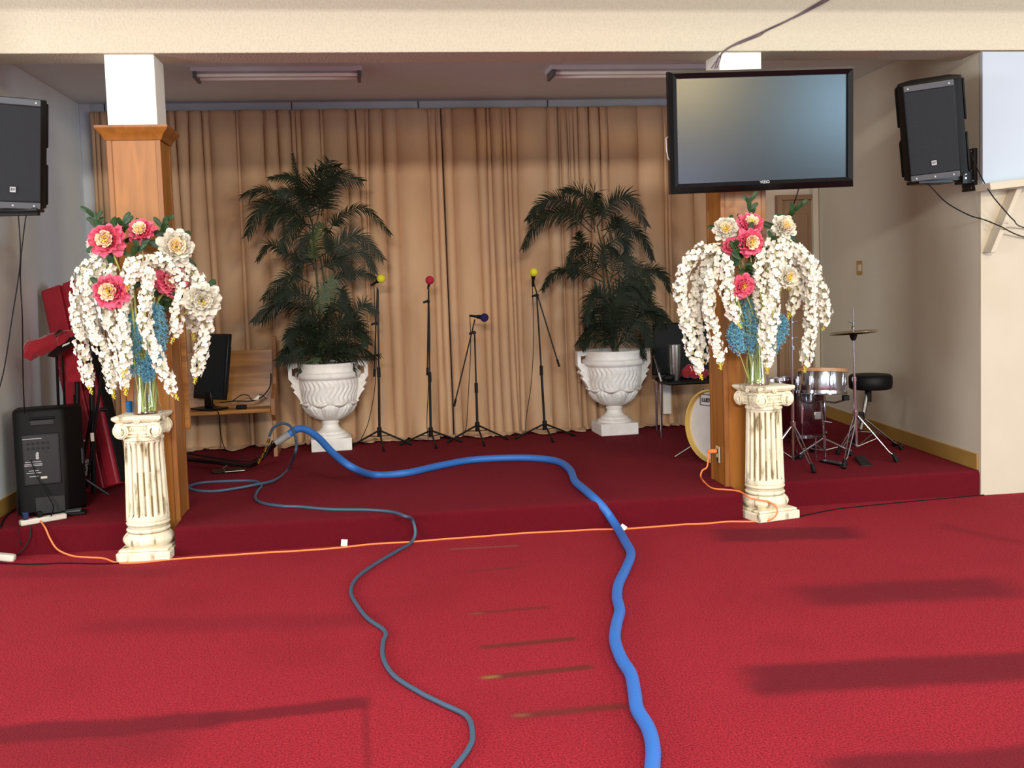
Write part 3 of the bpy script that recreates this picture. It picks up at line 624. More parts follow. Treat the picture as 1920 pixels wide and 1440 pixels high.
FR = [([(450, 270), (520, 160), (620, 110), (712, 260)], .13), ([(440, 300), (410, 150), (350, 80), (270, 80)], .13), ([(430, 280), (300, 150), (180, 130), (85, 230)], .13), ([(420, 300), (290, 200), (150, 230), (60, 380)], .15),
    ([(440, 260), (430, 150), (440, 90), (470, 190)], .16), ([(470, 290), (590, 260), (690, 320), (745, 440)], .12), ([(480, 330), (540, 250), (580, 240), (620, 320)], .12), ([(480, 400), (560, 330), (610, 360), (600, 430)], .12),
    ([(460, 420), (380, 370), (310, 420), (300, 500)], .12), ([(460, 480), (370, 400), (360, 330), (350, 300)], .12), ([(480, 560), (330, 500), (230, 510), (160, 600)], .11), ([(520, 540), (620, 480), (710, 510), (745, 600)], .12),
    ([(580, 600), (720, 500), (800, 520), (835, 610)], .10), ([(500, 660), (430, 620), (400, 690), (390, 780)], .12), ([(540, 900), (560, 700), (620, 610), (720, 610)], .17), ([(560, 900), (650, 720), (740, 690), (835, 770)], .14),
    ([(520, 520), (470, 440), (500, 370), (560, 420)], .14), ([(520, 560), (560, 440), (610, 440), (640, 520)], .13), ([(480, 540), (400, 470), (340, 470), (310, 530)], .14), ([(520, 640), (600, 580), (700, 620), (740, 720)], .14),
    ([(540, 910), (460, 800), (400, 820), (340, 890)], .13), ([(540, 900), (460, 720), (420, 740), (390, 820)], .15), ([(540, 900), (520, 740), (480, 640), (440, 600)], .16), ([(560, 910), (640, 780), (700, 800), (740, 900)], .16), ([(550, 910), (620, 860), (680, 880), (700, 960)], .11),
    ([(540, 910), (530, 800), (540, 700), (590, 620)], .17), ([(540, 910), (450, 860), (400, 860), (370, 910)], .13), ([(560, 900), (680, 740), (760, 740), (800, 800)], .12), ([(530, 920), (500, 860), (450, 780), (380, 760)], .14), ([(560, 700), (600, 560), (680, 560), (720, 640)], .13), ([(560, 880), (600, 700), (660, 640), (700, 700)], .16)]
palm(URR, 960, 330, 2.824, FR, 'shorter dark green palm in the right urn', [[(550, 960), (530, 700), (490, 450), (450, 260)], [(560, 960), (540, 700), (535, 560)], [(545, 960), (500, 700), (480, 480)]], 9, 9.64)

# ================================================================ microphone stands
def micstand(hub, top, clutch, ba, bb, label, miclabel, ball, body, foam, cable, YM=9.60):
    H = at(*hub, YM); A = at(*top, YM)
    t = thingw('microphone_stand', label, 'microphone stand', (H.x, YM, ZS), 'black boom microphone stands before the curtain')
    k = H.lerp(A, .42)
    MB().cyl(H+Vector((0, 0, -.05)), k, .0115, 10).obj('lower_tube', 'blackm', t)
    MB().cyl(k-Vector((0, 0, .05)), k+Vector((0, 0, .04)), .016, 10).obj('height_grip', 'black', t)
    MB().cyl(k, A, .0075, 10).obj('upper_tube', 'blackm', t)
    MB().cyl(H-Vector((0, 0, .055)), H+Vector((0, 0, .03)), .021, 12).obj('hub', 'black', t)
    for dx, dy in ((-.27, .05), (.28, .04), (.03, -.24)):
        e = Vector((H.x+dx, YM+dy, ZS+.012)); o = MB().cyl(H+Vector((dx*.06, dy*.06, -.005)), e, .0085, 8).obj('leg', 'blackm', t)
        d = (e-H).normalized(); MB().cyl(e-d*.035, e+d*.012, .012, 8).obj('rubber_foot', 'black', o)
        MB().cyl(H+Vector((0, 0, -.05)), H.lerp(e, .35)-Vector((0, 0, .0)), .004, 6).obj('leg_brace', 'blackm', t)
    c = at(*clutch, YM); m = MB(); m.cyl(c-Vector((.0, .022, 0)), c+Vector((0, .022, 0)), .018, 12); m.obj('clutch', 'black', t)
    MB().cyl(c+Vector((-.045, 0, -.01)), c+Vector((-.012, 0, 0)), .010, 8).obj('clutch_knob', 'black', t)
    a = at(*ba, YM-.03); b = at(*bb, YM-.03); o = MB().cyl(a, b, .0062, 8).obj('boom_arm', 'blackm', t); MB().cyl(a, a.lerp(b, min(.6, .07/(b-a).length)), .0105, 8).obj('counterweight_grip', 'black', o)
    q0 = at(*body, YM-.04); q1 = at(*ball, YM-.07); d = (q1-q0).normalized()
    MB().cyl(q0.lerp(q1, .25), q0.lerp(q1, .6), .017, 12, .02).obj('microphone_clip', 'black', t)
    g = thingw('microphone', miclabel, 'microphone', tuple(q0), None)
    MB().tube([q0-d*.05, q0, q1-d*.02], [.0095, .012, .018], 12).obj('body', 'blackm', g)
    MB().ball(q1, .039, 16).obj('windscreen', foam, g)
    if cable:
        P_ = [at(u, v, YM+(.03 if i < len(cable)-1 else .0)) for i, (u, v) in enumerate(cable)]; P_[-1].z = max(P_[-1].z, ZS+.006)
        for p in P_: p.z = max(p.z, ZS+.006)
        ob = MB().tube([p for p in spline(P_, 8)], .0035, 6).obj('microphone_cable', 'black'); tag(ob, miclabel.replace('microphone', 'microphone cable')[:0]+cable_lab[miclabel], 'cable')
z7 = lambda *p: [(660+a/4, 480+b/4) for a, b in p]
cable_lab = {'microphone with yellow foam windscreen by the left palm': 'thin black cable hanging down the stand with the left yellow microphone',
    'microphone with red foam windscreen': 'thin black cable hanging beside the stand with the red microphone',
    'microphone with dark blue foam windscreen, lowest of the four': 'thin black cable hanging from the low blue microphone',
    'microphone with yellow foam windscreen by the right palm': 'thin black cable hanging left of the stand by the right palm'}
def ms(h, tp, c, ba, bb, lab, ml, ball, body, foam, cab): micstand(*z7(h, tp, c, ba, bb), lab, ml, *z7(ball, body), foam, z7(*cab))
ms((205, 1310), (195, 250), (182, 505), (165, 905), (190, 235), 'black microphone stand just right of the left urn', 'microphone with yellow foam windscreen by the left palm', (218, 170), (175, 200), 'foamy', ((165, 220), (172, 420), (178, 900), (130, 1220), (70, 1370), (50, 1400)))
ms((590, 1310), (572, 340), (570, 340), (565, 895), (574, 225), 'black upright microphone stand, second from the left urn', 'microphone with red foam windscreen', (583, 182), (577, 212), 'foamr', ((577, 240), (585, 700), (572, 1000), (562, 1250), (575, 1400)))
ms((940, 1270), (920, 590), (915, 575), (765, 1130), (922, 475), 'shortest black microphone stand with its boom slanting down left', 'microphone with dark blue foam windscreen, lowest of the four', (993, 462), (920, 452), 'foamb', ((885, 452), (890, 700), (872, 1050), (858, 1270), (830, 1345)))
ms((1445, 1260), (1385, 290), (1385, 295), (1555, 830), (1362, 200), 'black microphone stand nearest the right urn, its boom slanting down right', 'microphone with yellow foam windscreen by the right palm', (1362, 122), (1358, 190), 'foamy', ((1352, 200), (1362, 600), (1345, 950), (1308, 1200), (1300, 1330)))

# ================================================================ flowers
def petal_grid(m, base, d, nrm, L, W_, cup, ruf, rnd, nu=4, nv=4):
    d = d.normalized(); s = d.cross(nrm).normalized(); nn = s.cross(d); a = rnd.uniform(0, 6)
    def f(u_, v_):
        x = (u_-.5)*2; w = W_*(math.sin(math.pi*(.10+.74*v_))**.55)*.5
        return base+d*(L*v_*(1-.10*abs(x)))+s*(x*w)+nn*(cup*v_*v_*L+cup*.5*x*x*L*v_+ruf*v_*math.sin(5*x+a+3*v_))
    m.grid(f, nu, nv)
def peony(px, r, col, inner, label, face, Yb, base, seed, leaves=2):
    """px centre in the photograph, r radius in m, base = where its stem stands in the vase"""
    r *= 1.08; rnd = random.Random(seed); c = at(px[0], px[1], Yb); F = Vector(face).normalized()
    t = thingw('peony', label, 'flower', tuple(c), None)
    ax = F.orthogonal().normalized(); ay = F.cross(ax)
    m = MB()
    for ring, (n, tilt, L) in enumerate(((10, .10, 1.0), (10, .38, .95), (10, .68, .86), (9, .98, .72))):
        for k in range(n):
            w = 2*math.pi*(k+.5*ring)/n+rnd.gauss(0, .12); rd = ax*math.cos(w)+ay*math.sin(w); tl = tilt+rnd.gauss(0, .10)
            d = rd*math.cos(tl)+F*math.sin(tl); petal_grid(m, c-F*.25*r+rd*.10*r, d, F if tilt < 1.3 else rd, r*L*rnd.uniform(.86, 1.06), r*.62, .22 if tilt > .3 else .05, r*.11, rnd)
    m.obj('outer_petals', col, t, smooth=70)
    m = MB()
    for n, tilt, L in ((12, .62, .60), (11, .85, .54), (9, 1.1, .46)):
        for k in range(n):
            w = 2*math.pi*k/n+rnd.gauss(0, .2); rd = ax*math.cos(w)+ay*math.sin(w); d = rd*math.cos(tilt)+F*math.sin(tilt)
            petal_grid(m, c+F*.10*r+rd*.08*r, d, F, r*L, r*.36, .15, r*.06, rnd, 3, 3)
    m.obj('inner_petals', inner, t, smooth=70)
    m = MB()
    for k in range(26):
        a = rnd.uniform(0, 6.28); q = rnd.random()**.5*.20*r; p = c+F*r*.10+ax*q*math.cos(a)+ay*q*math.sin(a); e = p+F*r*.30+(ax*math.cos(a)+ay*math.sin(a))*q*.4
        m.tube([p, e], .0011, 4); m.ball(e, .0042, 6)
    m.obj('stamens', 'yel', t)
    b = Vector(base); top = c-F*.2*r; mid = Vector(((b.x*.6+top.x*.4), (b.y*.6+top.y*.4), b.z*.3+top.z*.7))
    MB().tube(spline([b, Vector((b.x*.9+mid.x*.1, b.y*.9+mid.y*.1, b.z+.16)), mid, top], 6), .0046, 6).obj('stem', 'stem', t)
    for k in range(leaves):
        w = rnd.uniform(0, 6.28); rd = (ax*math.cos(w)+ay*math.sin(w)-F*.15).normalized(); lm = MB(); p = c-F*r*.45+rd*r*.45
        petal_grid(lm, p, rd+Vector((0, 0, rnd.uniform(-.3, .3))), F, r*rnd.uniform(.9, 1.25), r*.42, -.12, r*.03, rnd, 4, 5); lm.obj('leaf', 'leafm', t, smooth=70)
    return t
def floret(m, c, F, r, rnd):
    F = F.normalized(); ax = F.orthogonal().normalized(); ay = F.cross(ax); w0 = rnd.uniform(0, 6.28)
    for k in range(4):
        w = w0+k*math.pi/2+rnd.gauss(0, .15); rd = ax*math.cos(w)+ay*math.sin(w); s = rd.cross(F); tl = rnd.uniform(.2, .7); d = rd*math.cos(tl)+F*math.sin(tl)
        L = r*rnd.uniform(.85, 1.15); W_ = r*.44; lift = F*(-.10*L)
        m.add([c, c+d*L*.45+s*W_, c+d*L*.45-s*W_, c+d*L*.5+F*(-.12*r), c+d*L*.86+s*W_*.75+lift, c+d*L*.86-s*W_*.75+lift, c+d*L*1.02+lift*2],
              [(0, 3, 1), (0, 2, 3), (3, 4, 1), (3, 2, 5), (3, 5, 6), (3, 6, 4)])
def spray(pts, label, center, base, seed, width=.040, Y0=6.75, tipyel=True, start=.10, dens=1.0):
    """pts photograph points with depth: (u, v, dy)"""
    rnd = random.Random(seed); P_ = [at(u, v, Y0+dy) for u, v, dy in pts]; b = Vector(base)
    t = thingw('orchid_spray', label, 'flower', tuple(P_[0]), center)
    C_ = spline(P_, 10); n = len(C_)
    lo = [b, Vector((b.x, b.y, b.z+.22)), b.lerp(P_[0], .62)+Vector((0, 0, .08))]
    MB().tube(spline(lo+P_, 5), [.0068]*7+[.0060]*5+[.0035]*(5*(len(lo+P_)-1)+1-12), 6).obj('stem', 'stem', t)
    ln = [0]; 
    for i in range(n-1): ln.append(ln[-1]+(C_[i+1]-C_[i]).length)
    T_ = ln[-1]; m = MB(); k = 0; s = 0; cuty = T_-(.05 if tipyel else 0)
    while s < cuty:
        i = max(j for j in range(n-1) if ln[j] <= s); p = C_[i].lerp(C_[i+1], (s-ln[i])/max(1e-6, ln[i+1]-ln[i])); tg = (C_[i+1]-C_[i]).normalized()
        ax = tg.orthogonal().normalized(); ay = tg.cross(ax); a = k*2.4+rnd.gauss(0, .3); rd = ax*math.cos(a)+ay*math.sin(a); e = min(1, .45+s/.12, .30+(T_-s)/.16)
        floret(m, p+rd*width*e*rnd.uniform(.45, .95)+Vector((0, 0, rnd.gauss(0, .006))), rd+Vector((0, -.35, -.1)), .026*(.6+.4*e), rnd); s += .0064/dens; k += 1
    m.obj('blossoms', 'petw', t, smooth=0)
    if tipyel:
        m = MB(); i0 = next(j for j in range(n) if ln[j] > T_-.06)
        for j in range(12):
            s = T_-.06+.06*j/11; i = max(q for q in range(n-1) if ln[q] <= s); p = C_[i].lerp(C_[i+1], (s-ln[i])/max(1e-6, ln[i+1]-ln[i])); a = j*2.4
            m.ball(p+Vector((.010*math.cos(a), .010*math.sin(a), -.004)), .0050*(1-.04*j), 8, (1, 1, 1.8))
        m.obj('buds', 'yel', t)
    return t
def bluespray(pts, wd, label, grp, base, seed, Y0=6.75):
    rnd = random.Random(seed); P_ = [at(u, v, Y0+dy) for u, v, dy in pts]; b = Vector(base); t = thingw('blue_flower_spray', label, 'flower', tuple(P_[0]), grp)
    C_ = spline(P_, 8); n = len(C_); MB().tube(spline([b, b.lerp(P_[0], .6)]+P_, 5), .003, 5).obj('stem', 'stem', t); m = MB(); br_ = MB()
    for k in range(480):
        s = k/479; q = s*(n-1); i = min(int(q), n-2); p = C_[i].lerp(C_[i+1], q-i); e = (.35+.65*math.sin(math.pi*min(1, .15+.75*s)))*wd
        rd = Vector((rnd.gauss(0, 1), rnd.gauss(0, .8), rnd.gauss(0, .5))).normalized(); c = p+rd*e*rnd.uniform(.35, 1.05)
        if k % 3 == 0: br_.tube([p, c], .0009, 3)
        for j in range(6):
            d = (rd+Vector((rnd.gauss(0, .9), rnd.gauss(0, .9), rnd.gauss(0, .9)))).normalized(); s_ = d.orthogonal().normalized(); L = rnd.uniform(.009, .017)
            m.add([c, c+d*L*.5+s_*.0036, c+d*L, c+d*L*.5-s_*.0036], [(0, 1, 2, 3)])
    m.obj('blossoms', 'bluf', t, smooth=0); br_.obj('twigs', 'bluf', t, smooth=0); return t
def vase(loc, h, r0, r1, label):
    t = thing('glass_vase', label, 'vase', loc, group='clear glass vases on the pedestals'); th = .004
    pr = [(0, 0), (r0, 0), (r0, .012)]+[(r0+(r1-r0)*(z/h)**.7, z) for z in [h*i/12 for i in range(1, 13)]]; inn = [(max(r_-th, 0), max(z, .012)) for r_, z in pr[::-1][:-1]]
    MB().lathe(pr+inn[:-1]+[(0, .012)], seg=40).obj('glass_body', 'glass', t); return t
VL = Vector((at(275, 760, 6.885).x, 6.885, .9085)); VR = Vector((at(1419, 700, 6.868).x, 6.868, .9085))
vase(VL, .33, .092, .060, 'clear flared glass vase with green stems on the left pedestal')
vase(VR, .33, .085, .058, 'clear glass vase on the right pedestal')
rs = random.Random(2)
def foot(V): a = rs.uniform(0, 6.28); q = rs.uniform(.015, .055); return (V.x+q*math.cos(a), V.y+q*math.sin(a), V.z+.016)
zl = lambda pts, d: [(120+a/3.6, 380+b/3.6, d if not isinstance(d, (list, tuple)) else d[i]) for i, (a, b) in enumerate(pts)]
zr = lambda pts, d: [(1230+a/3.692, 370+b/3.692, d) for i, (a, b) in enumerate(pts)]
GL = 'hanging white orchid sprays of the left bouquet'; GR = 'hanging white orchid sprays of the right bouquet'
LS = [([(240, 400), (140, 440), (100, 560), (85, 720), (110, 920), (145, 1100), (185, 1290)], .02, 'outermost white orchid spray at the far left of the left bouquet'),
    ([(260, 410), (180, 500), (160, 640), (180, 780), (225, 920), (290, 1080), (338, 1320)], -.05, 'white orchid spray ending left of the left vase, second from the outside'),
    ([(330, 430), (270, 560), (275, 740), (340, 880), (385, 1050), (418, 1300)], -.10, 'white orchid spray falling below the lower left pink peony'),
    ([(450, 390), (430, 480), (430, 600), (395, 740), (400, 900), (420, 1050), (400, 1180)], -.16, 'white orchid spray left of the center, over the blue flowers of the left bouquet'),
    ([(430, 420), (540, 430), (565, 560), (545, 700), (550, 850), (600, 980), (670, 1130), (768, 1330)], -.20, 'longest white orchid spray sweeping to the right in front of the left vase'),
    ([(560, 380), (680, 400), (750, 480), (800, 580), (765, 720), (760, 850), (722, 950)], -.10, 'short white orchid spray over the right pink peony of the left bouquet'),
    ([(700, 400), (850, 460), (930, 560), (970, 700), (960, 860), (925, 1020), (880, 1220)], -.02, 'outermost white orchid spray at the right of the left bouquet'),
    ([(760, 460), (880, 600), (860, 740), (870, 860), (880, 930)], .08, 'short white orchid spray half behind the right end of the left bouquet'),
    ([(300, 380), (210, 470), (130, 560), (120, 700), (160, 830), (200, 960)], .12, 'back white orchid spray at the left of the left bouquet'),
    ([(420, 400), (500, 410), (440, 520), (420, 600)], -.22, 'short white orchid spray at the top center of the left bouquet')]
for i, (p, d, lab) in enumerate(LS): spray(zl(p, d), lab, GL, foot(VL), 20+i, width=.041, Y0=6.80)
RS = [([(440, 350), (290, 390), (200, 510), (170, 660), (205, 820), (235, 1000), (275, 1120), (318, 1260)], -.02, 'outermost white orchid spray arching far left in the right bouquet'),
    ([(440, 380), (340, 480), (290, 620), (260, 780), (290, 950), (330, 1080), (310, 1200)], .06, 'white orchid spray just inside the far left one of the right bouquet'),
    ([(450, 390), (400, 500), (370, 640), (370, 800), (405, 950), (440, 1080), (448, 1190)], -.10, 'white orchid spray left of the orange-lit pillar edge, third in the right bouquet'),
    ([(480, 400), (500, 540), (490, 660), (530, 780), (585, 905)], -.18, 'short white orchid spray ending beside the low pink peony'),
    ([(790, 300), (720, 450), (720, 600), (735, 780), (760, 900), (735, 1080)], -.15, 'white orchid spray with yellow buds right of the low pink peony'),
    ([(830, 320), (820, 500), (815, 700), (805, 880), (780, 1050), (768, 1220)], -.20, 'white orchid spray hanging before the right vase'),
    ([(880, 310), (960, 450), (980, 600), (960, 720), (905, 850)], .02, 'short white orchid spray ending above the snare drum'),
    ([(900, 310), (1030, 430), (1070, 560), (1070, 720), (1070, 900), (1045, 1060), (1028, 1210)], -.08, 'long white orchid spray at the right, ending above the chrome drum'),
    ([(950, 330), (1060, 440), (1130, 600), (1165, 750), (1175, 850), (1152, 920)], .05, 'outermost white orchid spray at the far right of the right bouquet'),
    ([(450, 380), (420, 440), (340, 560), (330, 700), (350, 860)], .12, 'back white orchid spray on the left side of the right bouquet'),
    ([(860, 300), (900, 400), (880, 520), (920, 640)], -.12, 'short white orchid spray at the top right of the right bouquet')]
for i, (p, d, lab) in enumerate(RS): spray(zr(p, d), lab, GR, foot(VR), 50+i, width=.045, Y0=6.80)
PL = [((200, 450), .100, 'petp', 'petc', 'pink peony at the upper left of the left bouquet', (-.1, -1, .1), 6.72, 4), ((265, 433), .082, 'petp', 'petc', 'pink peony at the top of the left bouquet', (-.1, -.8, .35), 6.78, 4),
    ((330, 463), .104, 'petw', 'petc', 'large white peony at the upper right of the left bouquet', (.3, -1, .1), 6.72, 4), ((207, 547), .102, 'petp', 'petc', 'pink peony low at the left of the left bouquet', (-.1, -1, .0), 6.58, 2),
    ((322, 526), .098, 'petp', 'petl', 'pink peony half behind a white spray in the left bouquet', (.35, -1, .1), 6.76, 3), ((379, 564), .108, 'petw', 'petw', 'white peony at the lower right of the left bouquet', (.25, -1, .0), 6.68, 2),
    ((183, 462), .08, 'petw', 'petw', 'white peony half behind the upper left pink one', (-.6, -.8, .1), 6.84, 1)]
for i, (p, r_, a, b, lab, fc, Y_, lv) in enumerate(PL): peony(p, r_, a, b, lab, fc, Y_, foot(VL), 80+i, lv)
PR = [((1361, 429), .078, 'petw', 'petc', 'white peony at the upper left of the right bouquet', (-.3, -1, .2), 6.76, 2), ((1407, 420), .085, 'petp', 'petc', 'topmost pink peony of the right bouquet', (0, -.8, .5), 6.78, 4),
    ((1406, 454), .090, 'petp', 'petc', 'pink peony just below the topmost of the right bouquet', (.05, -1, -.05), 6.64, 3), ((1372, 462), .062, 'petp', 'petl', 'small pink peony tucked left under the two pink ones', (-.3, -1, .2), 6.72, 2),
    ((1471, 425), .082, 'petw', 'petc', 'white peony standing out at the upper right of the right bouquet', (.1, -1, .35), 6.76, 5), ((1393, 536), .076, 'petp', 'petp', 'lowest pink peony of the right bouquet above the blue flowers', (-.05, -1, -.05), 6.60, 2),
    ((1478, 520), .072, 'petw', 'petc', 'white peony lost among the white sprays at right', (.1, -1, .0), 6.58, 0)]
for i, (p, r_, a, b, lab, fc, Y_, lv) in enumerate(PR): peony(p, r_, a, b, lab, fc, Y_, foot(VR), 95+i, lv)
GBL = 'blue flower sprays of the left bouquet'; GBR = 'blue flower sprays of the right bouquet'
bluespray(zl([(610, 1120), (640, 980), (650, 820), (625, 690)], -.06), .050, 'blue flower spray right of the center in the left bouquet', GBL, foot(VL), 3, 6.82)
bluespray(zl([(480, 1150), (470, 980), (460, 840), (450, 720)], -.06), .050, 'blue flower spray behind the center white sprays of the left bouquet', GBL, foot(VL), 4, 6.82)
bluespray(zl([(560, 1190), (570, 1130), (590, 1060), (600, 1000)], -.06), .045, 'low blue flower spray above the left vase', GBL, foot(VL), 5, 6.82)
bluespray(zr([(640, 1060), (650, 950), (650, 820), (620, 700)], -.06), .062, 'blue flower spray under the low pink peony of the right bouquet', GBR, foot(VR), 6, 6.82)
bluespray(zr([(570, 1060), (550, 990), (545, 920), (560, 860)], -.10), .050, 'blue flower spray leaning left over the right vase', GBR, foot(VR), 8, 6.82)
bluespray(zr([(800, 1060), (840, 980), (865, 900), (860, 820)], .02), .055, 'darker blue flower spray at the right behind the white sprays', GBR, foot(VR), 9, 6.82)
# greenery: leafy sprigs between the blooms
def sprig(px, label, grp, base, seed, Y, up=(0, 0, 1), n=7, L=.075):
    rnd = random.Random(seed); c = at(px[0], px[1], Y); t = thingw('leafy_sprig', label, 'foliage', tuple(c), grp); b = Vector(base); U = Vector(up).normalized()
    MB().tube(spline([b, b.lerp(c, .5)+Vector((0, 0, .03)), c, c+U*.10], 6), .0028, 5).obj('stem', 'stemd', t)
    for k in range(n):
        p = c+U*(.12*k/n-.02); w = rnd.uniform(0, 6.28); d = (Vector((math.cos(w), -.6*abs(math.sin(w)), rnd.uniform(-.1, .6)))+U*.5).normalized(); m = MB()
        petal_grid(m, p, d, Vector((0, -1, .3)), L*rnd.uniform(.8, 1.2), L*.42, -.10, .003, rnd, 4, 5); m.obj('leaf', 'leafm', t, smooth=70)
GS = 'green leaf sprigs of the left bouquet'; GS2 = 'green leaf sprigs of the right bouquet'
for i, (p, Y_, up, lab) in enumerate([((232, 440), 6.80, (0, 0, 1), 'leaf sprig between the two top pink peonies of the left bouquet'), ((300, 440), 6.84, (.4, 0, 1), 'leaf sprig left of the large white peony'), ((250, 480), 6.76, (.2, 0, .3), 'leaf sprig in the middle of the left bouquet'),
    ((300, 490), 6.80, (.5, 0, .2), 'leaf sprig under the large white peony'), ((185, 425), 6.86, (-.3, 0, .8), 'leaf sprig behind the upper left pink peony'), ((300, 560), 6.84, (.3, 0, -.5), 'dark leaf sprig beside the blue flowers of the left bouquet')]): sprig(p, lab, GS, foot(VL), 120+i, Y_, up)
for i, (p, Y_, up, lab) in enumerate([((1405, 400), 6.82, (.1, 0, 1), 'leaf sprig standing above the topmost pink peony'), ((1480, 405), 6.84, (.7, 0, .6), 'leaf sprig behind the upper right white peony'), ((1385, 480), 6.66, (-.3, 0, .6), 'leaf sprig under the small pink peony'), ((1398, 500), 6.72, (.1, 0, -.3), 'leaf sprig above the lowest pink peony'),
    ((1435, 465), 6.70, (.2, 0, .2), 'leaf sprig right of the second pink peony'), ((1368, 500), 6.70, (-.8, 0, .2), 'leaf sprig reaching left in the right bouquet'), ((1422, 490), 6.76, (.1, 0, .5), 'dark leaf sprig in the center of the right bouquet')]): sprig(p, lab, GS2, foot(VR), 140+i, Y_, up)
for V, u0, G_ in ((VL, 275, 'left'), (VR, 1419, 'right')): pass
bc = thing('plastic_cup', 'small blue plastic cup half hidden left of the left vase', 'cup', (at(243, 780, 6.98).x, 6.98, .9085))
MB().lathe([(0, 0), (.017, 0), (.021, .07), (.019, .07), (.015, .004), (0, .004)], seg=20).obj('body', mat('deep blue plastic', '0F5A8C', .3), bc)
# ================================================================ pew and monitor
PY0 = 9.28
def W3(u, v, Y): return at(u, v, Y)
a = at(350, 768, PY0); b = at(517, 758, PY0); e = at(508, 650, PY0+.30)
seat_z = .62; xl = -1.86; xr = -.865
pw = thingw('pew', 'short orange oak pew with slanted back against the curtain at left', 'bench', ((xl+xr)/2, 9.45, ZS))
MB().prism([(PY0, seat_z-.035), (PY0, seat_z), (PY0+.38, seat_z-.02), (PY0+.38, seat_z-.055)], (xl, xr-.0), axis=0).obj('seat', 'pew', pw, bevel=.006)
MB().prism([(PY0+.36, seat_z-.02), (PY0+.38, seat_z-.03), (PY0+.45, 1.10), (PY0+.425, 1.105)], (xl, xr), axis=0).obj('backrest', 'pew', pw, bevel=.004)
for x in (xl-.035, xr):
    MB().prism([(PY0+.10, ZS), (PY0+.44, ZS), (PY0+.44, .60), (PY0+.52, 1.215), (PY0+.46, 1.22), (PY0+.30, .80), (PY0+.02, .70), (PY0+.02, seat_z-.06), (PY0+.12, .50)], (x, x+.036), axis=0).obj('end_panel', 'pewd', pw, bevel=.005)
mo = thingw('computer_monitor', 'black computer monitor standing on the pew behind the left flowers', 'monitor', (-1.50, PY0+.14, seat_z))
T = Matrix.Translation((at(388, 690, PY0+.12).x, PY0+.13, seat_z)) @ Matrix.Rotation(R(-42), 4, 'Z') @ Matrix.Rotation(R(-9), 4, 'X')
MB().box((-.20, -.02, .09), (.20, .02, .66), T).box((-.17, .02, .15), (.17, .05, .55), T).obj('display_case', 'glossb', mo, bevel=.006)
MB().box((-.185, -.023, .12), (.185, -.019, .64), T).obj('display_screen', 'screen', mo)
T2 = Matrix.Translation((at(388, 690, PY0+.12).x, PY0+.13, seat_z)) @ Matrix.Rotation(R(-42), 4, 'Z')
MB().box((-.14, -.10, 0.002), (.14, .10, .018), T2).prism([(-.05, .018), (.05, .018), (.04, .16), (-.04, .16)], (-.012, .012), T=T2).obj('stand_base', 'glossb', mo, bevel=.006)
def cord(pts, r, m, name, label, cat, group=None, n=8, seg=6, parent=None):
    o = MB().tube(spline(pts, n), r, seg).obj(name, m, parent)
    if parent is None: tag(o, label, cat, group)
    return o
cord([at(u, v, y) for u, v, y in ((508, 700, PY0+.33), (506, 725, PY0+.26), (490, 745, PY0+.16), (470, 752, PY0+.10), (440, 752, PY0+.08), (412, 755, PY0+.06))], .005, 'black', 'power_cable', 'black power cord lying along the pew seat', 'cord')
cord([at(u, v, y) for u, v, y in ((436, 752, PY0+.12), (452, 741, PY0+.12), (466, 742, PY0+.12), (474, 752, PY0+.12), (488, 740, PY0+.14), (500, 748, PY0+.14))], .004, 'black', 'power_cable', 'thin black cord looping up off the pew seat', 'cord')
cord([at(u, v, y) for u, v, y in ((400, 757, PY0-.01), (410, 775, PY0-.02), (412, 800, PY0), (416, 825, PY0+.05), (424, 848, PY0+.1))], .004, 'black', 'power_cable', 'thin black cord hanging from the pew seat to the stage', 'cord')
p = at(480, 747, PY0+.08); o = tag(MB().prism([(-.03, 0), (.02, 0), (.035, .035), (.02, .04)], (-.014, .014), T=Matrix.Translation(p+Vector((0, 0, -.012)))).obj('power_plug', 'plugw', bevel=.003), 'white plug lying on the pew seat', 'plug')
p = at(452, 750, PY0+.14); p.z = seat_z-.008
ad = thing('power_adapter', 'small black lump of adapter on the pew seat', 'adapter', p); MB().box((-.045, -.03, 0), (.045, .03, .032)).obj('body', 'black', ad, bevel=.010)

# ================================================================ left corner
mnr = thing('portable_loudspeaker', 'black portable loudspeaker seen from behind, standing at the left wall', 'loudspeaker', (-2.215, 7.63, ZS), (R(-3), 0, R(14)))
w, d, h = .215, .19, .715
MB().prism([(-w, -d+.03), (-w+.05, -d), (w-.11, -d), (w, -d+.14), (w, d), (-w, d)], (0, h), axis=2).obj('cabinet', 'black', mnr, bevel=.022)
o = MB().box((-w+.05, -d-.004, .20), (w-.145, -d+.004, .545)).obj('control_panel', 'glossb', mnr, bevel=.006)
MB().box((-w+.062, -d-.006, .212), (w-.157, -d-.003, .533)).obj('face_plate', mat('dark panel print', '12151B', .4), o)
for r_ in range(2):
    for c_ in range(5):
        z = .485-.034*r_; x = -w+.085+.031*c_
        MB().cyl((x, -d-.020, z), (x, -d-.004, z), .0085, 12).obj('knob', 'blackm', o)
for x, z in ((-w+.09, .425), (-w+.125, .425), (-w+.19, .425), (-w+.10, .385)): MB().box((x-.012, -d-.010, z-.010), (x+.012, -d-.004, z+.010)).obj('socket', 'inkb', o)
for z, wd in ((.515, .06), (.36, .05), (.345, .055), (.335, .055), (.30, .03), (.285, .045), (.262, .028)):
    MB().box((-w+.115-wd, -d-.0075, z-.0022), (-w+.115+wd, -d-.0055, z+.0022)).obj('print_line', 'ink', o)
for z in (.415, .40, .385): MB().lathe([(.007, -.0006), (.010, -.0006), (.010, .0006), (.007, .0006)], (-w+.142, -d-.0075, z), 14, Matrix.Rotation(R(90), 4, 'X')).obj('print_ring', 'ink', o)
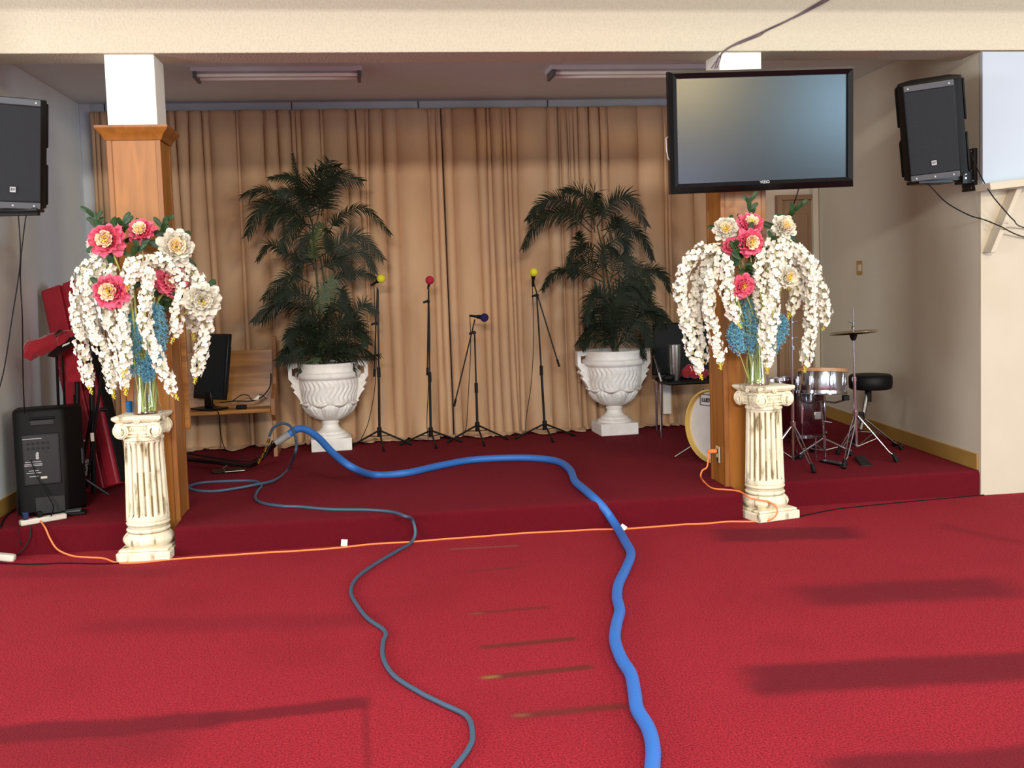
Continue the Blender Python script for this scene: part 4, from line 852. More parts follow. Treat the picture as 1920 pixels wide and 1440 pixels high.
MB().box((-w+.155, -d-.0075, .243), (-w+.195, -d-.0055, .257)).obj('sticker', 'plugw', o)
MB().box((-w+.10, -d-.002, .595), (w-.165, -d+.03, .655)).obj('handle_recess', 'inkb', mnr, bevel=.012)
MB().tube([(-w+.105, -d-.006, .648), (w-.17, -d-.006, .648)], .010, 8).obj('handle', 'black', mnr)
MB().box((w-.03, -.07, .30), (w+.004, .07, .42)).obj('side_handle', 'inkb', mnr, bevel=.01)
MB().box((-w+.11, -d-.004, .0), (w-.13, -d+.01, .12)).obj('foot_recess', 'inkb', mnr, bevel=.006)
# power cord from its back down to the strip
cord([at(57, 862, 7.40), at(70, 895, 7.38), at(90, 930, 7.36), at(100, 950, 7.34), on(96, 968, ZS+.05)], .004, 'black', 'power_cable', 'black power cord hanging from the back of the portable loudspeaker', 'cord')

# tripod stand of speaker type and music stand
ts = thingw('tripod_stand', 'tall black tripod stand between the portable loudspeaker and the red keyboard', 'stand', (at(147, 900, 7.9).x, 7.9, ZS))
A = at(147, 905, 7.9); A.z = ZS+.10; B = at(143, 600, 7.9)
MB().cyl(A, B, .018, 12).obj('pole', 'blackm', ts)
A2 = at(173, 880, 8.0); A2.z = ZS+.03; MB().cyl(A2, at(170, 610, 8.0), .020, 12).obj('pole', 'blackm', ts)
for (u0, v0, u1, v1, yy) in ((192, 690, 163, 915, 7.86), (147, 890, 204, 928, 7.7), (140, 740, 148, 905, 8.05), (172, 770, 150, 905, 7.95), (120, 700, 122, 760, 8.0)):
    MB().tube([at(u0, v0, yy), at(u1, v1, yy)], .011 if u0 != 120 else .006, 8).obj('leg', 'blackm', ts)
k = at(188, 768, 7.85); MB().cyl(k, k+Vector((.05, 0, 0)), .014, 10).obj('knob', 'black', ts)
p = at(174, 819, 7.845); MB().box((p.x-.012, p.y-.014, p.z-.03), (p.x+.012, p.y-.010, p.z+.03)).obj('label_sticker', 'plugw', ts)
mu = thingw('music_stand', 'black music stand with its tray tipped, a red cloth over it', 'stand', (at(108, 800, 7.75).x, 7.75, ZS))
MB().cyl((at(108, 800, 7.95).x, 7.95, ZS+.02), at(106, 665, 7.75), .010, 10).obj('pole', 'blackm', mu)
MB().cyl((at(118, 800, 7.95).x, 7.97, ZS+.02), at(117, 668, 7.78), .007, 10).obj('pole', 'blackm', mu)
c = [at(88, 668, 7.70), at(102, 671, 7.66), at(146, 642, 7.66), at(146, 630, 7.72), at(120, 640, 7.80)]
MB().add(c+[q+Vector((0, .03, .012)) for q in c], [(0, 1, 2, 3, 4), (9, 8, 7, 6, 5)]+[(i, (i+1) % 5, (i+1) % 5+5, i+5) for i in range(5)]).obj('tray', 'black', mu, bevel=.003)
p = at(124, 648, 7.65); MB().prism([(-.026, -.008), (.022, .012), (.026, .024), (-.022, .006)], (-.002, .002), T=Matrix.Translation(p)).obj('label_sticker', 'plugw', mu)
# red cloth bag: closed crumpled shapes hung over the tray
def blobs(curves, name, label, cat, m):
    t = thingw(name, label, cat, tuple(curves[0][1][0])); rnd = random.Random(4)
    for pn, pts, rad in curves:
        C_ = spline(pts, 6); n = len(C_); rr = [rad[min(int(i/(n-1)*(len(rad)-1)), len(rad)-2)]*(1-((i/(n-1)*(len(rad)-1)) % 1))+rad[min(int(i/(n-1)*(len(rad)-1))+1, len(rad)-1)]*((i/(n-1)*(len(rad)-1)) % 1) for i in range(n)]
        mb = MB(); mb.tube(C_, rr, 22); 
        for q, p in enumerate(mb.v):
            i = q//22; k = q % 22; c = C_[i]; s = 1+.13*math.sin(k*1.7+i*.35)+.10*math.sin(k*.9-i*.8); v = Vector(p)-c; v.y *= .6; mb.v[q] = tuple(c+v*s)
        mb.obj(pn, m, t, smooth=180)
    return t
blobs([('sleeve', [at(50, 672, 7.80), at(62, 655, 7.80), at(85, 647, 7.80), at(112, 640, 7.82), at(140, 634, 7.84)], [.035, .060, .058, .062, .05]),
       ('drape', [at(132, 640, 7.86), at(132, 665, 7.88), at(135, 690, 7.88), at(134, 714, 7.88)], [.05, .085, .085, .07]),
       ('tip', [at(118, 650, 7.80), at(116, 632, 7.78), at(110, 624, 7.76)], [.05, .035, .010])], 'red_cloth', 'crumpled red cloth bag draped over the music stand', 'cloth', 'redcloth')

# red keyboard standing on end, leaning to the wall
kb = thingw('keyboard', 'red stage keyboard standing on end and leaning in the left corner', 'keyboard', tuple(at(190, 885, 8.2)))
bt = at(187, 870, 8.15); bt.z = ZS+.03; tp = at(106, 535, 8.55); ax = (tp-bt).normalized(); sd = Vector((1, -.35, 0)); sd = (sd-ax*sd.dot(ax)).normalized(); nr = sd.cross(ax).normalized()
if nr.y > 0: nr = -nr
Lk = (tp-bt).length; T = Matrix.Translation(bt) @ Matrix((sd, -nr, ax)).transposed().to_4x4()     # x across, y away from us, z along
MB().prism([(-.155, .02), (-.13, 0), (.02, 0), (.02, .03), (.05, .03), (.05, 0), (.135, .0), (.15, .03), (.15, .12), (-.155, .12)], (0, Lk), axis=2, T=T).obj('case', 'red', kb, bevel=.008)
MB().prism([(-.160, .03), (-.150, .03), (-.150, .135), (.153, .135), (.153, .02), (.162, .02), (.162, .145), (-.160, .145)], (.01, Lk-.01), axis=2, T=T).obj('side_cover', 'black', kb, bevel=.004)
MB().box((-.075, -.004, Lk-.55), (-.03, .002, Lk-.40), T).obj('label_window', 'inkb', kb, bevel=.002)
mb = MB()
for k_, (a_, b_) in enumerate(((-.062, -.42), (-.050, -.455), (-.046, -.49), (-.060, -.475))): mb = MB(); mb.box((a_-.011, -.007, Lk+b_-.022), (a_+.011, -.003, Lk+b_+.012), T); mb.obj('teal_mark', mat('teal print', '1C8C84', .4), kb, bevel=.004)
text_obj('nord', .085, 'plugw', kb, Matrix.Translation((0, 0, 0)), .0008, .002, 'lettering').matrix_basis = T @ frame((-.075, -.003, .46), (0, 0, -1), (1, 0, 0))
text_obj('stage', .075, 'plugw', kb, Matrix.Translation((0, 0, 0)), .0008, .002, 'lettering').matrix_basis = T @ frame((-.060, -.003, .17), (0, 0, -1), (1, 0, 0))
for o in list(kb.children) if False else [x for x in bpy.data.objects if x.parent == kb and x.name.startswith('lettering')]: o.matrix_parent_inverse = kb.matrix_basis.inverted()
# odd things behind the left pillar
blobs([('coil', [at(205+10*math.cos(i*.8), 858+16*math.sin(i*.8), 8.7-.01*i) for i in range(14)], [.012]*3)], 'cable_coil', 'black cable coil on the stage behind the left pedestal', 'cable', 'black')
bl = thing('brass_bell', 'small pale brass bell standing behind the left pedestal', 'bell', (at(217, 838, 9.0).x, 9.0, ZS))
MB().lathe([(0, 0), (.07, 0), (.055, .03), (.045, .08), (.035, .13), (.012, .16), (.012, .19), (.02, .20), (0, .21)], seg=24).obj('body', 'brass', bl)
# power strip, adapter, cables at the stage edge
p0 = on(44, 981, ZS+.015); p1 = on(107, 961, ZS+.015); dd = (p1-p0); L_ = dd.length; psT = Matrix.Translation(p0) @ Matrix.Rotation(math.atan2(dd.y, dd.x), 4, 'Z')
p0 = Vector((p0.x, Y1+.07, ZS+.002)); ps = thing('power_strip', 'cream power strip lying on the left stage edge', 'power strip', p0, (0, 0, R(33)))
MB().box((-.02, -.026, 0), (.27, .026, .036)).obj('body', 'plugw', ps, bevel=.008)
for i in range(5): MB().cyl((.03+.045*i, 0, .036), (.03+.045*i, 0, .0375), .015, 12).obj('socket', 'ink', ps)
MB().box((.0, -.018, .036), (.034, .018, .085)).obj('blue_plug', mat('navy plastic', '1A2550', .4), ps, bevel=.004)
MB().box((.09, -.016, .036), (.12, .016, .075)).obj('black_plug', 'black', ps, bevel=.004)
wa = thing('power_adapter', 'white power adapter hanging before the left stage riser', 'adapter', at(10, 1040, 6.97)); wa.rotation_euler = (0, R(10), 0); wa.location.z = 0.002
MB().box((-.055, -.03, 0), (.055, .03, .045)).obj('body', 'plugw', wa, bevel=.012)
cord([on(12, 1034, .045), at(9, 1020, 7.03), at(14, 1000, 7.05)], .0035, 'plugw', 'cord', None, None, parent=None) if False else None
cord([ground(0, 1056, .005), ground(60, 1058, .005), ground(120, 1056, .005), ground(190, 1057, .005), ground(240, 1055, .005)], .005, 'black', 'power_cable', 'dark cord on the floor along the left stage riser', 'cord')
cord([at(58, 985, Y1-.01), at(57, 1005, Y1-.03), at(50, 1022, Y1-.05), at(38, 1036, Y1-.06), ground(20, 1046, .005), ground(-20, 1050, .005)], .005, 'black', 'power_cable', 'black cord dropping from the power strip down the riser', 'cord')
cord([at(33, 880, 7.3), at(32, 930, 7.2), at(33, 985, 7.07), at(37, 1010, 7.05), at(39, 1024, 7.05)], .0028, 'black', 'power_cable', 'thin cord hanging down the riser below the portable loudspeaker', 'cord')
cord([ground(0, 990, .006), on(10, 970, ZS+.006), on(30, 955, ZS+.006), on(60, 950, ZS+.006)], .006, 'black', 'power_cable', 'black cord along the left baseboard on the stage', 'cord')
p = on(138, 964, ZS+.002); fp = thing('pedal', 'flat black foot pedal on the left stage carpet', 'pedal', p, (0, 0, R(8)))
MB().box((-.08, -.05, 0), (.08, .05, .022)).obj('base', 'black', fp, bevel=.006); MB().prism([(-.05, .022), (.05, .022), (.05, .034), (-.05, .027)], (-.04, .04)).obj('treadle', 'grey', fp, bevel=.003)
p = on(118, 957, ZS+.002); tag(MB().prism([(-.05, -.012), (.05, .0), (.05, .012), (-.05, .006)], (p.z, p.z+.006), axis=2, T=Matrix.Translation((p.x, p.y, 0))).obj('paper_scrap', 'paper'), 'thin white paper scrap beside the power strip', 'paper')
p = on(150, 902, ZS+.002); tag(MB().prism([(-.05, -.05), (.03, -.07), (.05, .03), (-.02, .06)], (p.z, p.z+.03), axis=2, T=Matrix.Translation((p.x, p.y, 0))).obj('paper_scrap', 'paper', bevel=.01), 'white crumpled paper under the tripod stand', 'paper')
# two cables dropping from the left loudspeaker
cord([at(33, 390, 6.97), at(37, 440, 6.97), at(37, 500, 6.98), at(22, 600, 7.0), at(8, 690, 7.0), at(-6, 745, 7.0)], .004, 'black', 'speaker_cable', 'black cable hanging from the left loudspeaker and swinging out of the picture', 'cable')
cord([at(51, 390, 6.97), at(44, 440, 6.97), at(38, 510, 6.99), at(42, 600, 7.05), at(43, 700, 7.2), at(46, 775, 7.35)], .004, 'black', 'speaker_cable', 'black cable hanging from the left loudspeaker to the portable loudspeaker', 'cable')
# cables of the right loudspeaker
cord([at(u, v, y) for u, v, y in ((1722, 328, 7.10), (1745, 350, 7.06), (1775, 380, 7.05), (1816, 403, 7.05), (1845, 412, 7.03), (1875, 424, 6.93), (1925, 446, 7.04), (2050, 470, 7.055), (2200, 480, 7.058))], .0045, 'black', 'speaker_cable', 'black cable sagging from under the right loudspeaker, lower of the two at the right edge', 'cable')
cord([at(u, v, y) for u, v, y in ((1808, 268, 7.12), (1825, 300, 7.06), (1842, 336, 7.02), (1860, 366, 6.86), (1885, 396, 6.86), (1900, 412, 6.86), (1925, 428, 7.04), (2050, 448, 7.055), (2200, 462, 7.058))], .0045, 'black', 'speaker_cable', 'black cable crossing the bracket plate, upper of the two at the right edge', 'cable')
# television cables over the beam
for i, (pts, r_) in enumerate(((((1570, -10), (1545, 5), (1500, 28), (1450, 50), (1400, 74), (1372, 86), (1356, 97), (1348, 108), (1340, 128)), .0045), (((1560, -10), (1530, 8), (1490, 31), (1440, 56), (1425, 66), (1400, 76), (1370, 88), (1354, 100), (1350, 112), (1344, 128)), .004), (((1565, -12), (1520, 16), (1460, 47), (1410, 68), (1375, 84), (1352, 102), (1342, 116), (1334, 128)), .004))):
    cord([at(u, v, 7.018 if v < 103 else 7.03) for u, v in pts], r_, mat('mauve grey cable', '5A4650', .5), 'television_cable', 'thin cable running over the beam down behind the television', 'cable', 'cables over the beam to the television')
cord([at(1498, 352, 6.95), at(1492, 372, 7.3), at(1480, 400, 7.42), at(1466, 430, 7.39), at(1446, 500, 7.39), at(1440, 650, 7.39), at(1440, 800, 7.39), at(1441, 886, 7.39)], .004, 'black', 'television_cable', 'thin black cable hanging under the television to the right', 'cable')

# ================================================================ hoses, wand, cord
RB = .027
bh = [(at(541, 815, 8.25)), at(556, 805, 8.25), at(575, 806, 8.22), at(598, 822, 8.15), at(625, 850, 8.0), at(660, 876, 7.85)]
bh = [Vector(p) for p in bh]
rest = [(700, 890), (760, 887), (820, 874), (880, 863), (940, 859), (1000, 859), (1045, 865), (1068, 880), (1078, 902), (1096, 918)]
low = [(1160, 994), (1172, 1015), (1183, 1038), (1174, 1065), (1160, 1095), (1157, 1120), (1162, 1145), (1156, 1170), (1153, 1200), (1165, 1235), (1183, 1265), (1190, 1300), (1195, 1330), (1215, 1365), (1224, 1400), (1223, 1440), (1218, 1500)]
P_ = bh+[on(u, v, ZS+RB) for u, v in rest]; lst = P_[-1]
P_ += [at(1113, 933, YC+.09), at(1131, 951, YC+.005), at(1146, 972, YC-.036)]+[on(u, v, RB) for u, v in low]
vh = thingw('vacuum_hose', 'thick blue vacuum hose snaking over the stage edge across the red floor', 'hose', tuple(P_[-1]))
C_ = spline(P_, 14); MB().tube(C_, [RB*(1+.025*(i % 2)) for i in range(len(C_))], 18).obj('hose_tube', 'blue', vh, smooth=60)
d0 = (P_[0]-P_[1]).normalized(); MB().tube([P_[0]+d0*.12, P_[0]+d0*.10, P_[0]+d0*.03, P_[0]-d0*.01], [.021, .025, .028, .031], 16).obj('cuff', 'cuff', vh, bevel=.002)
wn = thingw('cleaning_wand', 'dark bent metal carpet cleaning wand lying on the stage', 'wand', tuple(on(480, 870, ZS)))
w0 = P_[0]+d0*.11; el = on(478, 872, ZS+.05)
pts = [w0, w0.lerp(el, .85), el, on(455, 871, ZS+.055), on(400, 866, ZS+.075), on(355, 861, ZS+.09)]
MB().tube([w0, w0.lerp(el, .3), w0.lerp(el, .6), w0.lerp(el, .88), on(470, 873, ZS+.05)]+[on(440, 870.5, ZS+.06), on(400, 866, ZS+.075), on(345, 860, ZS+.09), on(300, 856, ZS+.1)], .019, 14).obj('tube', 'darkm', wn)
MB().tube([on(u, v, ZS+.125) for u, v in ((350, 850), (400, 858), (440, 864), (470, 866), (485, 858))], .007, 8).obj('spray_line', 'black', wn)
q = on(430, 884, ZS+.005)
MB().box((-.13, -.06, 0), (.13, .06, .018), Matrix.Translation(q) @ Matrix.Rotation(R(12), 4, 'Z')).obj('floor_tool', 'darkm', wn, bevel=.006)
MB().tube([q+Vector((.13, -.06, .012)), q+Vector((-.02, -.085, .012)), q+Vector((-.05, .0, .03)), on(430, 870, ZS+.06)], .006, 8).obj('tool_yoke', 'steel', wn)
for i, (u, v, dz) in enumerate(((505, 822, 0), (500, 838, 0), (494, 850, 0), (488, 860, 0))):
    c = at(u, v, 8.30); c2 = at(u-3, v+9, 8.30); MB().cyl(c, c2, .011+.003*(i % 2), 10).obj('brass_fitting', 'brass', wn)
MB().tube([at(511, 826, 8.28), at(503, 845, 8.28), at(496, 858, 8.28)], .006, 8).obj('trigger_lever', 'black', wn)
RT = .0105
sh = [at(505, 818, 8.28), at(512, 803, 8.24), at(528, 794, 8.2), at(545, 800, 8.15), at(555, 825, 8.05), at(553, 850, 7.95)]
st_ = [(540, 880), (515, 903), (480, 913), (440, 918), (400, 921), (365, 919), (355, 912), (380, 905), (430, 902), (475, 902), (491, 909), (482, 922), (479, 935), (495, 944), (530, 949), (560, 950), (620, 955), (690, 956), (735, 960), (760, 968)]
fl_ = [(770, 1018), (745, 1033), (700, 1060), (668, 1085), (658, 1110), (670, 1135), (690, 1160), (722, 1184), (718, 1205), (719, 1235), (740, 1268), (790, 1300), (830, 1320), (876, 1344), (886, 1380), (878, 1405), (855, 1436), (830, 1465)]
on_ = [on(u, v, ZS+RT) for u, v in st_]
for i in (0, 1, 2, 11): pass
on_[1].z += .012; on_[2].z += .018; on_[3].z += .008
P_ = sh+on_+[Vector((at(773, 985, YC-.02).x, YC-.018, ZS-.035)), Vector((at(779, 1003, YC-.03).x, YC-.03, .06))]+[on(u, v, RT) for u, v in fl_]
o = MB().tube(spline(P_, 10), RT, 12).obj('solution_hose', 'teal', smooth=60); tag(o, 'thin grey blue hose looping on the stage and winding over the red floor', 'hose')
# orange extension cord
RO = .0058
g = lambda u, v: ground(u, v, RO)
ec = thingw('extension_cord', 'long orange extension cord along the foot of the stage', 'cord', (0, YC-.02, 0))
Pc = [ps.location+Vector((.10, .03, .015)), at(85, 990, Y1-.015), at(94, 1010, Y1-.03), at(108, 1030, Y1-.045), on(135, 1042, RO), on(165, 1045, RO), on(195, 1047, RO), on(220, 1055, RO)]
Pc += [on(u, v, RO) for u, v in ((260, 1055), (330, 1048), (400, 1043), (430, 1041), (500, 1036), (540, 1034), (600, 1030), (645, 1026), (700, 1020), (770, 1016), (830, 1011), (900, 1006), (990, 999), (1060, 996), (1110, 993), (1165, 992), (1210, 989), (1262, 985), (1285, 983), (1320, 982), (1365, 978), (1395, 978), (1430, 977.5))]
for p in Pc[9:-1]: p.y = min(p.y, YC-.008)
yf = PEDR.y-.165-.03
Pc += [at(1448, 973, yf-.01), at(1457, 962, yf), at(1455, 950, yf+.015), at(1442, 941, yf+.03), at(1420, 937, yf+.03), at(1405, 933, yf+.02), at(1392, 924, YC+.0)]
Pc += [on(1380, 920, ZS+RO+.002), on(1360, 918, ZS+RO), on(1335, 915, ZS+RO), on(1320, 903, ZS+RO), at(1314, 893, 7.19), at(1317, 882, 7.19), at(1326, 874.5, 7.19), Vector((2.352, 7.19, .41))]
MB().tube(spline(Pc, 8), RO, 8).obj('cable', 'orange', ec)
q = Vector((2.402, 7.19, .41)); MB().tube([q-Vector((.056, 0, 0)), q-Vector((.052, 0, .0)), q-Vector((.02, 0, 0)), q+Vector((.008, 0, 0))], [.008, .014, .016, .015], 10).obj('plug', 'orange', ec)
for u, v, a_ in ((645, 1022, .12), (1173, 991, -.9)):
    p = on(u, v+3, 0); p.y = min(p.y, YC-.03); T = Matrix.Translation((p.x, p.y, .004)) @ Matrix.Rotation(a_, 4, 'Y') @ Matrix.Rotation(R(8), 4, 'X')
    MB().box((-.020, -.001, .0), (.020, .001, .045), T).obj('paper_tag', 'paper', ec)
cord([on(u, v, .004) for u, v in ((1480, 971), (1510, 966), (1560, 956), (1600, 951), (1700, 941), (1800, 932), (1845, 928))], .004, 'black', 'power_cable', 'thin black cord on the floor along the right riser', 'cord')

# ================================================================ chair and things on it
ch = thingw('chair', 'black chair with chrome legs between the right urn and the right pillar', 'chair', (2.75, 9.6, ZS))
YB = 9.72; s0 = at(1236, 712, 9.45); xL = at(1222, 640, YB).x; xR = at(1345, 640, YB).x; zt = at(1250, 606, YB).z; zs = at(1260, 713, 9.4).z
MB().prism([(xL, zs+.02), (xR, zs+.02), (xR, zt), (xL+.02, zt)], (YB-.01, YB+.03)).obj('backrest', 'black', ch, bevel=.012)
MB().box((xL+.02, 9.28, zs-.035), (xR, YB, zs)).obj('seat', 'black', ch, bevel=.012)
for x, y in ((at(1240, 800, 9.30).x, 9.30), (xR-.02, 9.30), (xL+.03, 9.72), (xR-.02, 9.72)):
    MB().tube([(x, y, ZS), (x+.005, y, zs-.02)], .011, 10).obj('leg', 'chrome', ch)
MB().tube([at(1240, 715, 9.28), at(1236, 700, 9.30), at(1232, 685, 9.42), at(1226, 668, 9.6)], .010, 8).obj('arm_tube', 'chrome', ch)
tm = thing('tumbler', 'tall brushed steel tumbler standing on the black chair', 'tumbler', (at(1266, 700, 9.42).x, 9.42, zs))
MB().lathe([(0, 0), (.042, 0), (.046, .03), (.056, .30), (.055, .325), (.05, .325), (.045, .03), (0, .03)], seg=32).obj('body', 'steel', tm)
MB().lathe([(.0, .328), (.057, .328), (.057, .316), (.0, .316)], seg=32).obj('rim_lid', 'chrome', tm)
p = thing('black_pouch', 'small black pouch on the chair seat before the tumbler', 'pouch', (at(1254, 706, 9.34).x, 9.33, zs)); MB().ball((0, 0, .032), .05, 16, (1.1, .6, .65)).obj('body', 'black', p)
p = at(1300, 702, 9.42); blobs([('fold', [Vector((p.x-.10, 9.42, zs+.05)), Vector((p.x-.03, 9.44, zs+.07)), Vector((p.x+.06, 9.42, zs+.06)), Vector((p.x+.12, 9.45, zs+.04))], [.035, .058, .05, .03])], 'red_cloth', 'red cloth bundle on the black chair by the right pillar', 'cloth', 'redcloth')
q = at(1247, 745, 9.90); tag(MB().box((q.x-.02, 9.90, at(1250, 776, 9.90).z), (q.x+.06, 9.905, at(1250, 722, 9.90).z)).obj('paper_sheet', 'paper'), 'white paper sheet hanging under the chair against the curtain', 'paper')

# ================================================================ drum kit
# bass drum, its white head turned to the left
bd = thing('bass_drum', 'maroon bass drum behind the right pillar, white head with a maple hoop', 'drum', (2.655, 7.95, ZS))
n = Vector((-.90, -.44, .02)).normalized(); rr = .288; c = Vector((0, 0, rr+.005)); X_ = Vector((n.y, -n.x, 0)).normalized(); X_ = -X_ if X_.x < 0 else X_; Z_ = Vector((0, 0, 1))
T = Matrix.Translation(c) @ Matrix((X_, n, X_.cross(n))).transposed().to_4x4() @ Matrix.Rotation(R(90), 4, 'X')
T = Matrix.Translation(c) @ n.to_track_quat('Z', 'Y').to_matrix().to_4x4()
MB().lathe([(rr-.018, -.42), (rr-.014, -.40), (rr-.014, -.01), (rr-.018, -.005), (0, -.005)], seg=56, T=T).obj('shell', 'maroon', bd)
MB().lathe([(rr-.018, -.002), (rr, -.002), (rr+.001, .045), (rr-.012, .046), (rr-.013, .010), (rr-.018, .006), (rr-.018, -.002)], seg=64, T=T).obj('hoop', 'hoop', bd)
o = MB().lathe([(0, .006), (rr-.015, .004), (rr-.015, -.002), (0, -.002)], seg=64, T=T).obj('head', 'skin', bd)
MB().lathe([(rr-.018, -.40), (rr, -.40), (rr, -.44), (rr-.014, -.44), (rr-.018, -.40)], seg=64, T=T).obj('hoop', 'maroon', bd)
up = Vector((0, 0, 1)); rt = up.cross(n).normalized(); ctr = c+n*.0075+up*.195-rt*.045
text_obj('LUDWIG', .044, 'inkb', o, frame(ctr+rt*.00, rt, up), .0005, .0012, 'head_lettering')
m = MB(); fr = .105
for (a_, b_) in (((-fr, -.04), (fr, -.04)), ((-fr, .045), (fr, .045)), ((-fr, -.04), (-fr, .045)), ((fr, -.04), (fr, .045))):
    m.tube([ctr+rt*a_[0]+up*a_[1], ctr+rt*b_[0]+up*b_[1]], .0028, 4)
m.obj('logo_border', 'inkb', o)
for k in range(8):
    w = k*math.pi/4+.3; d = rt*math.cos(w)+up*math.sin(w); q = c+d*(rr+.006)
    MB().tube([q+n*.03, q-n*.04], .007, 8).obj('claw', 'chrome', bd)
for s in (-1, 1):
    q = c+rt*s*.22-up*.12-n*.12; MB().tube([q, Vector((q.x+rt.x*s*.16+n.x*.2, q.y+rt.y*s*.16+n.y*.2, .01))], .007, 8).obj('spur', 'steel', bd)
def cylinder_drum(loc, tilt, r, h, shell, label, name='drum', rim='chrome', badge=False, lugs=6):
    t = thing(name, label, 'drum', loc, tilt)
    MB().lathe([(r-.004, 0), (r, .01), (r, h-.01), (r-.004, h)], seg=48).obj('shell', shell, t, smooth=40)
    MB().lathe([(0, h+.002), (r-.004, h+.002), (r-.004, h-.004), (0, h-.004)], seg=48).obj('head', 'skin', t)
    MB().lathe([(r, h-.018), (r+.010, h-.018), (r+.010, h+.008), (r-.002, h+.010), (r, h-.018)], seg=48).obj('rim', rim, t)
    MB().lathe([(r, .018), (r+.009, .018), (r+.009, -.006), (r, -.006), (r, .018)], seg=48).obj('rim', 'chrome', t)
    for k in range(lugs):
        w = k*2*math.pi/lugs+.2; x, y = (r+.008)*math.cos(w), (r+.008)*math.sin(w)
        lo = MB().box((-.008, -.011, h*.30), (.010, .011, h*.70), Matrix.Translation((x, y, 0)) @ Matrix.Rotation(w, 4, 'Z')).obj('lug', 'chrome', t, bevel=.003)
        MB().cyl((x, y, .01), (x, y, h-.01), .003, 6).obj('tension_rod', 'chrome', lo)
    return t
SN = at(1540, 716, 7.95)
sn = cylinder_drum(SN+Vector((0, 0, -.09)), (R(-4), R(7), R(30)), .187, .185, 'chrome', 'chrome snare drum with a tan rim, tilted on its stand', 'snare_drum', 'batter', lugs=8)
MB().box((.18, -.02, .06), (.20, .02, .11), Matrix.Rotation(R(-75), 4, 'Z')).obj('strainer', 'blackm', sn, bevel=.004)
cylinder_drum((at(1500, 790, 8.5).x, 8.5, ZS+.10), (0, 0, 0), .21, .40, 'maroon', 'maroon floor tom behind the cymbal stand', 'floor_tom')
cylinder_drum(at(1462, 728, 8.35)+Vector((0, 0, -.03)), (R(-6), R(-4), 0), .15, .11, 'maroon', 'small maroon tom just right of the right pedestal top', 'tom_drum')
def tube_thing(t, a, b, r, nm, m='chrome', **k): return MB().cyl(a, b, r, 10).obj(nm, m, t)
def legs3(t, hub, feet, slide, m='chrome', double=True):
    for f_ in feet:
        f_ = Vector(f_); d = (f_-hub).normalized(); s = d.cross(Vector((0, 0, 1))).normalized()*.010
        if double:
            o = MB().tube([hub+s*.3, hub.lerp(f_, .3)+s*1.6, hub.lerp(f_, .8)+s, f_+Vector((0, 0, .03))], .005, 8).tube([hub-s*.3, hub.lerp(f_, .3)-s*1.6, hub.lerp(f_, .8)-s, f_+Vector((0, 0, .03))], .005, 8).obj('leg', m, t)
        else: o = tube_thing(t, hub, f_+Vector((0, 0, .03)), .009, 'leg', m)
        MB().tube([f_-d*.05+Vector((0, 0, .02)), f_+Vector((0, 0, .0))], [.014, .019], 10).obj('rubber_foot', 'black', o)
        MB().tube([slide, hub.lerp(f_, .52)], .0045, 8).obj('leg_brace', 'steel', o)
# hi-hat stand with its pair of cymbals
YH = 7.62
hx = at(1602, 700, YH).x; hh = thingw('hi_hat_stand', 'chrome hi-hat stand before the drum throne', 'cymbal stand', (hx, YH, ZS))
top = at(1599, 578, YH); cy = at(1600, 625, YH); mid = at(1602, 710, YH); hub = at(1604, 775, YH); base = at(1606, 838, YH); 
tube_thing(hh, cy, top, .0035, 'pull_rod'); tube_thing(hh, mid, cy-Vector((0, 0, .02)), .0085, 'upper_tube'); tube_thing(hh, base, mid, .0125, 'lower_tube')
MB().lathe([(.010, -.055), (.018, -.05), (.028, -.018), (.030, -.012), (0, -.010)], tuple(cy), 16).obj('seat_cup', 'black', hh)
MB().cyl(mid-Vector((0, 0, .02)), mid+Vector((0, 0, .012)), .017, 12).obj('height_clamp', 'chrome', hh)
MB().cyl(hub-Vector((0, 0, .02)), hub+Vector((0, 0, .02)), .022, 12).obj('hub', 'chrome', hh)
legs3(hh, hub, [on(1582, 878, ZS+.008), on(1682, 865, ZS+.008), on(1678, 835, ZS+.008)], base)
pd = on(1618, 866, ZS+.006); MB().prism([(-.045, -.14), (.045, -.14), (.035, .12), (-.035, .12)], (0, .014), axis=2, T=Matrix.Translation(pd) @ Matrix.Rotation(R(-14), 4, 'Z') @ Matrix.Rotation(R(6), 4, 'X')).obj('footboard', 'blackm', hh, bevel=.004)
for k in range(9): pass
for z_, s_ in ((0, 1), (.010, -1)):
    t = thing('cymbal', ('lower' if z_ == 0 else 'upper')+' bronze cymbal of the hi-hat pair', 'cymbal', cy+Vector((0, 0, z_)), (R(-2.2), R(-3), 0))
    q = [(.006, .030*s_), (.022, .028*s_), (.038, .008*s_+.001), (.10, .003*s_+.001), (.178, -.002*s_), (.178, -.0035*s_), (.10, .0015*s_), (.038, .006*s_), (.022, .026*s_), (.006, .028*s_), (.006, .030*s_)]
    if z_ == 0: q = [(a_, -.001 if a_ > .1 else b_*.4) for a_, b_ in q]
    MB().lathe(q, seg=56).obj('disc', 'cymbal', t)
MB().lathe([(.004, .03), (.014, .032), (.014, .048), (.008, .055), (.008, .09), (.004, .092)], tuple(cy), 16).obj('clutch', 'chrome', hh)
q = cy+Vector((0, 0, .085)); MB().tube([q, q+Vector((-.035, 0, .006))], .005, 8).obj('wing_bolt', 'chrome', hh)
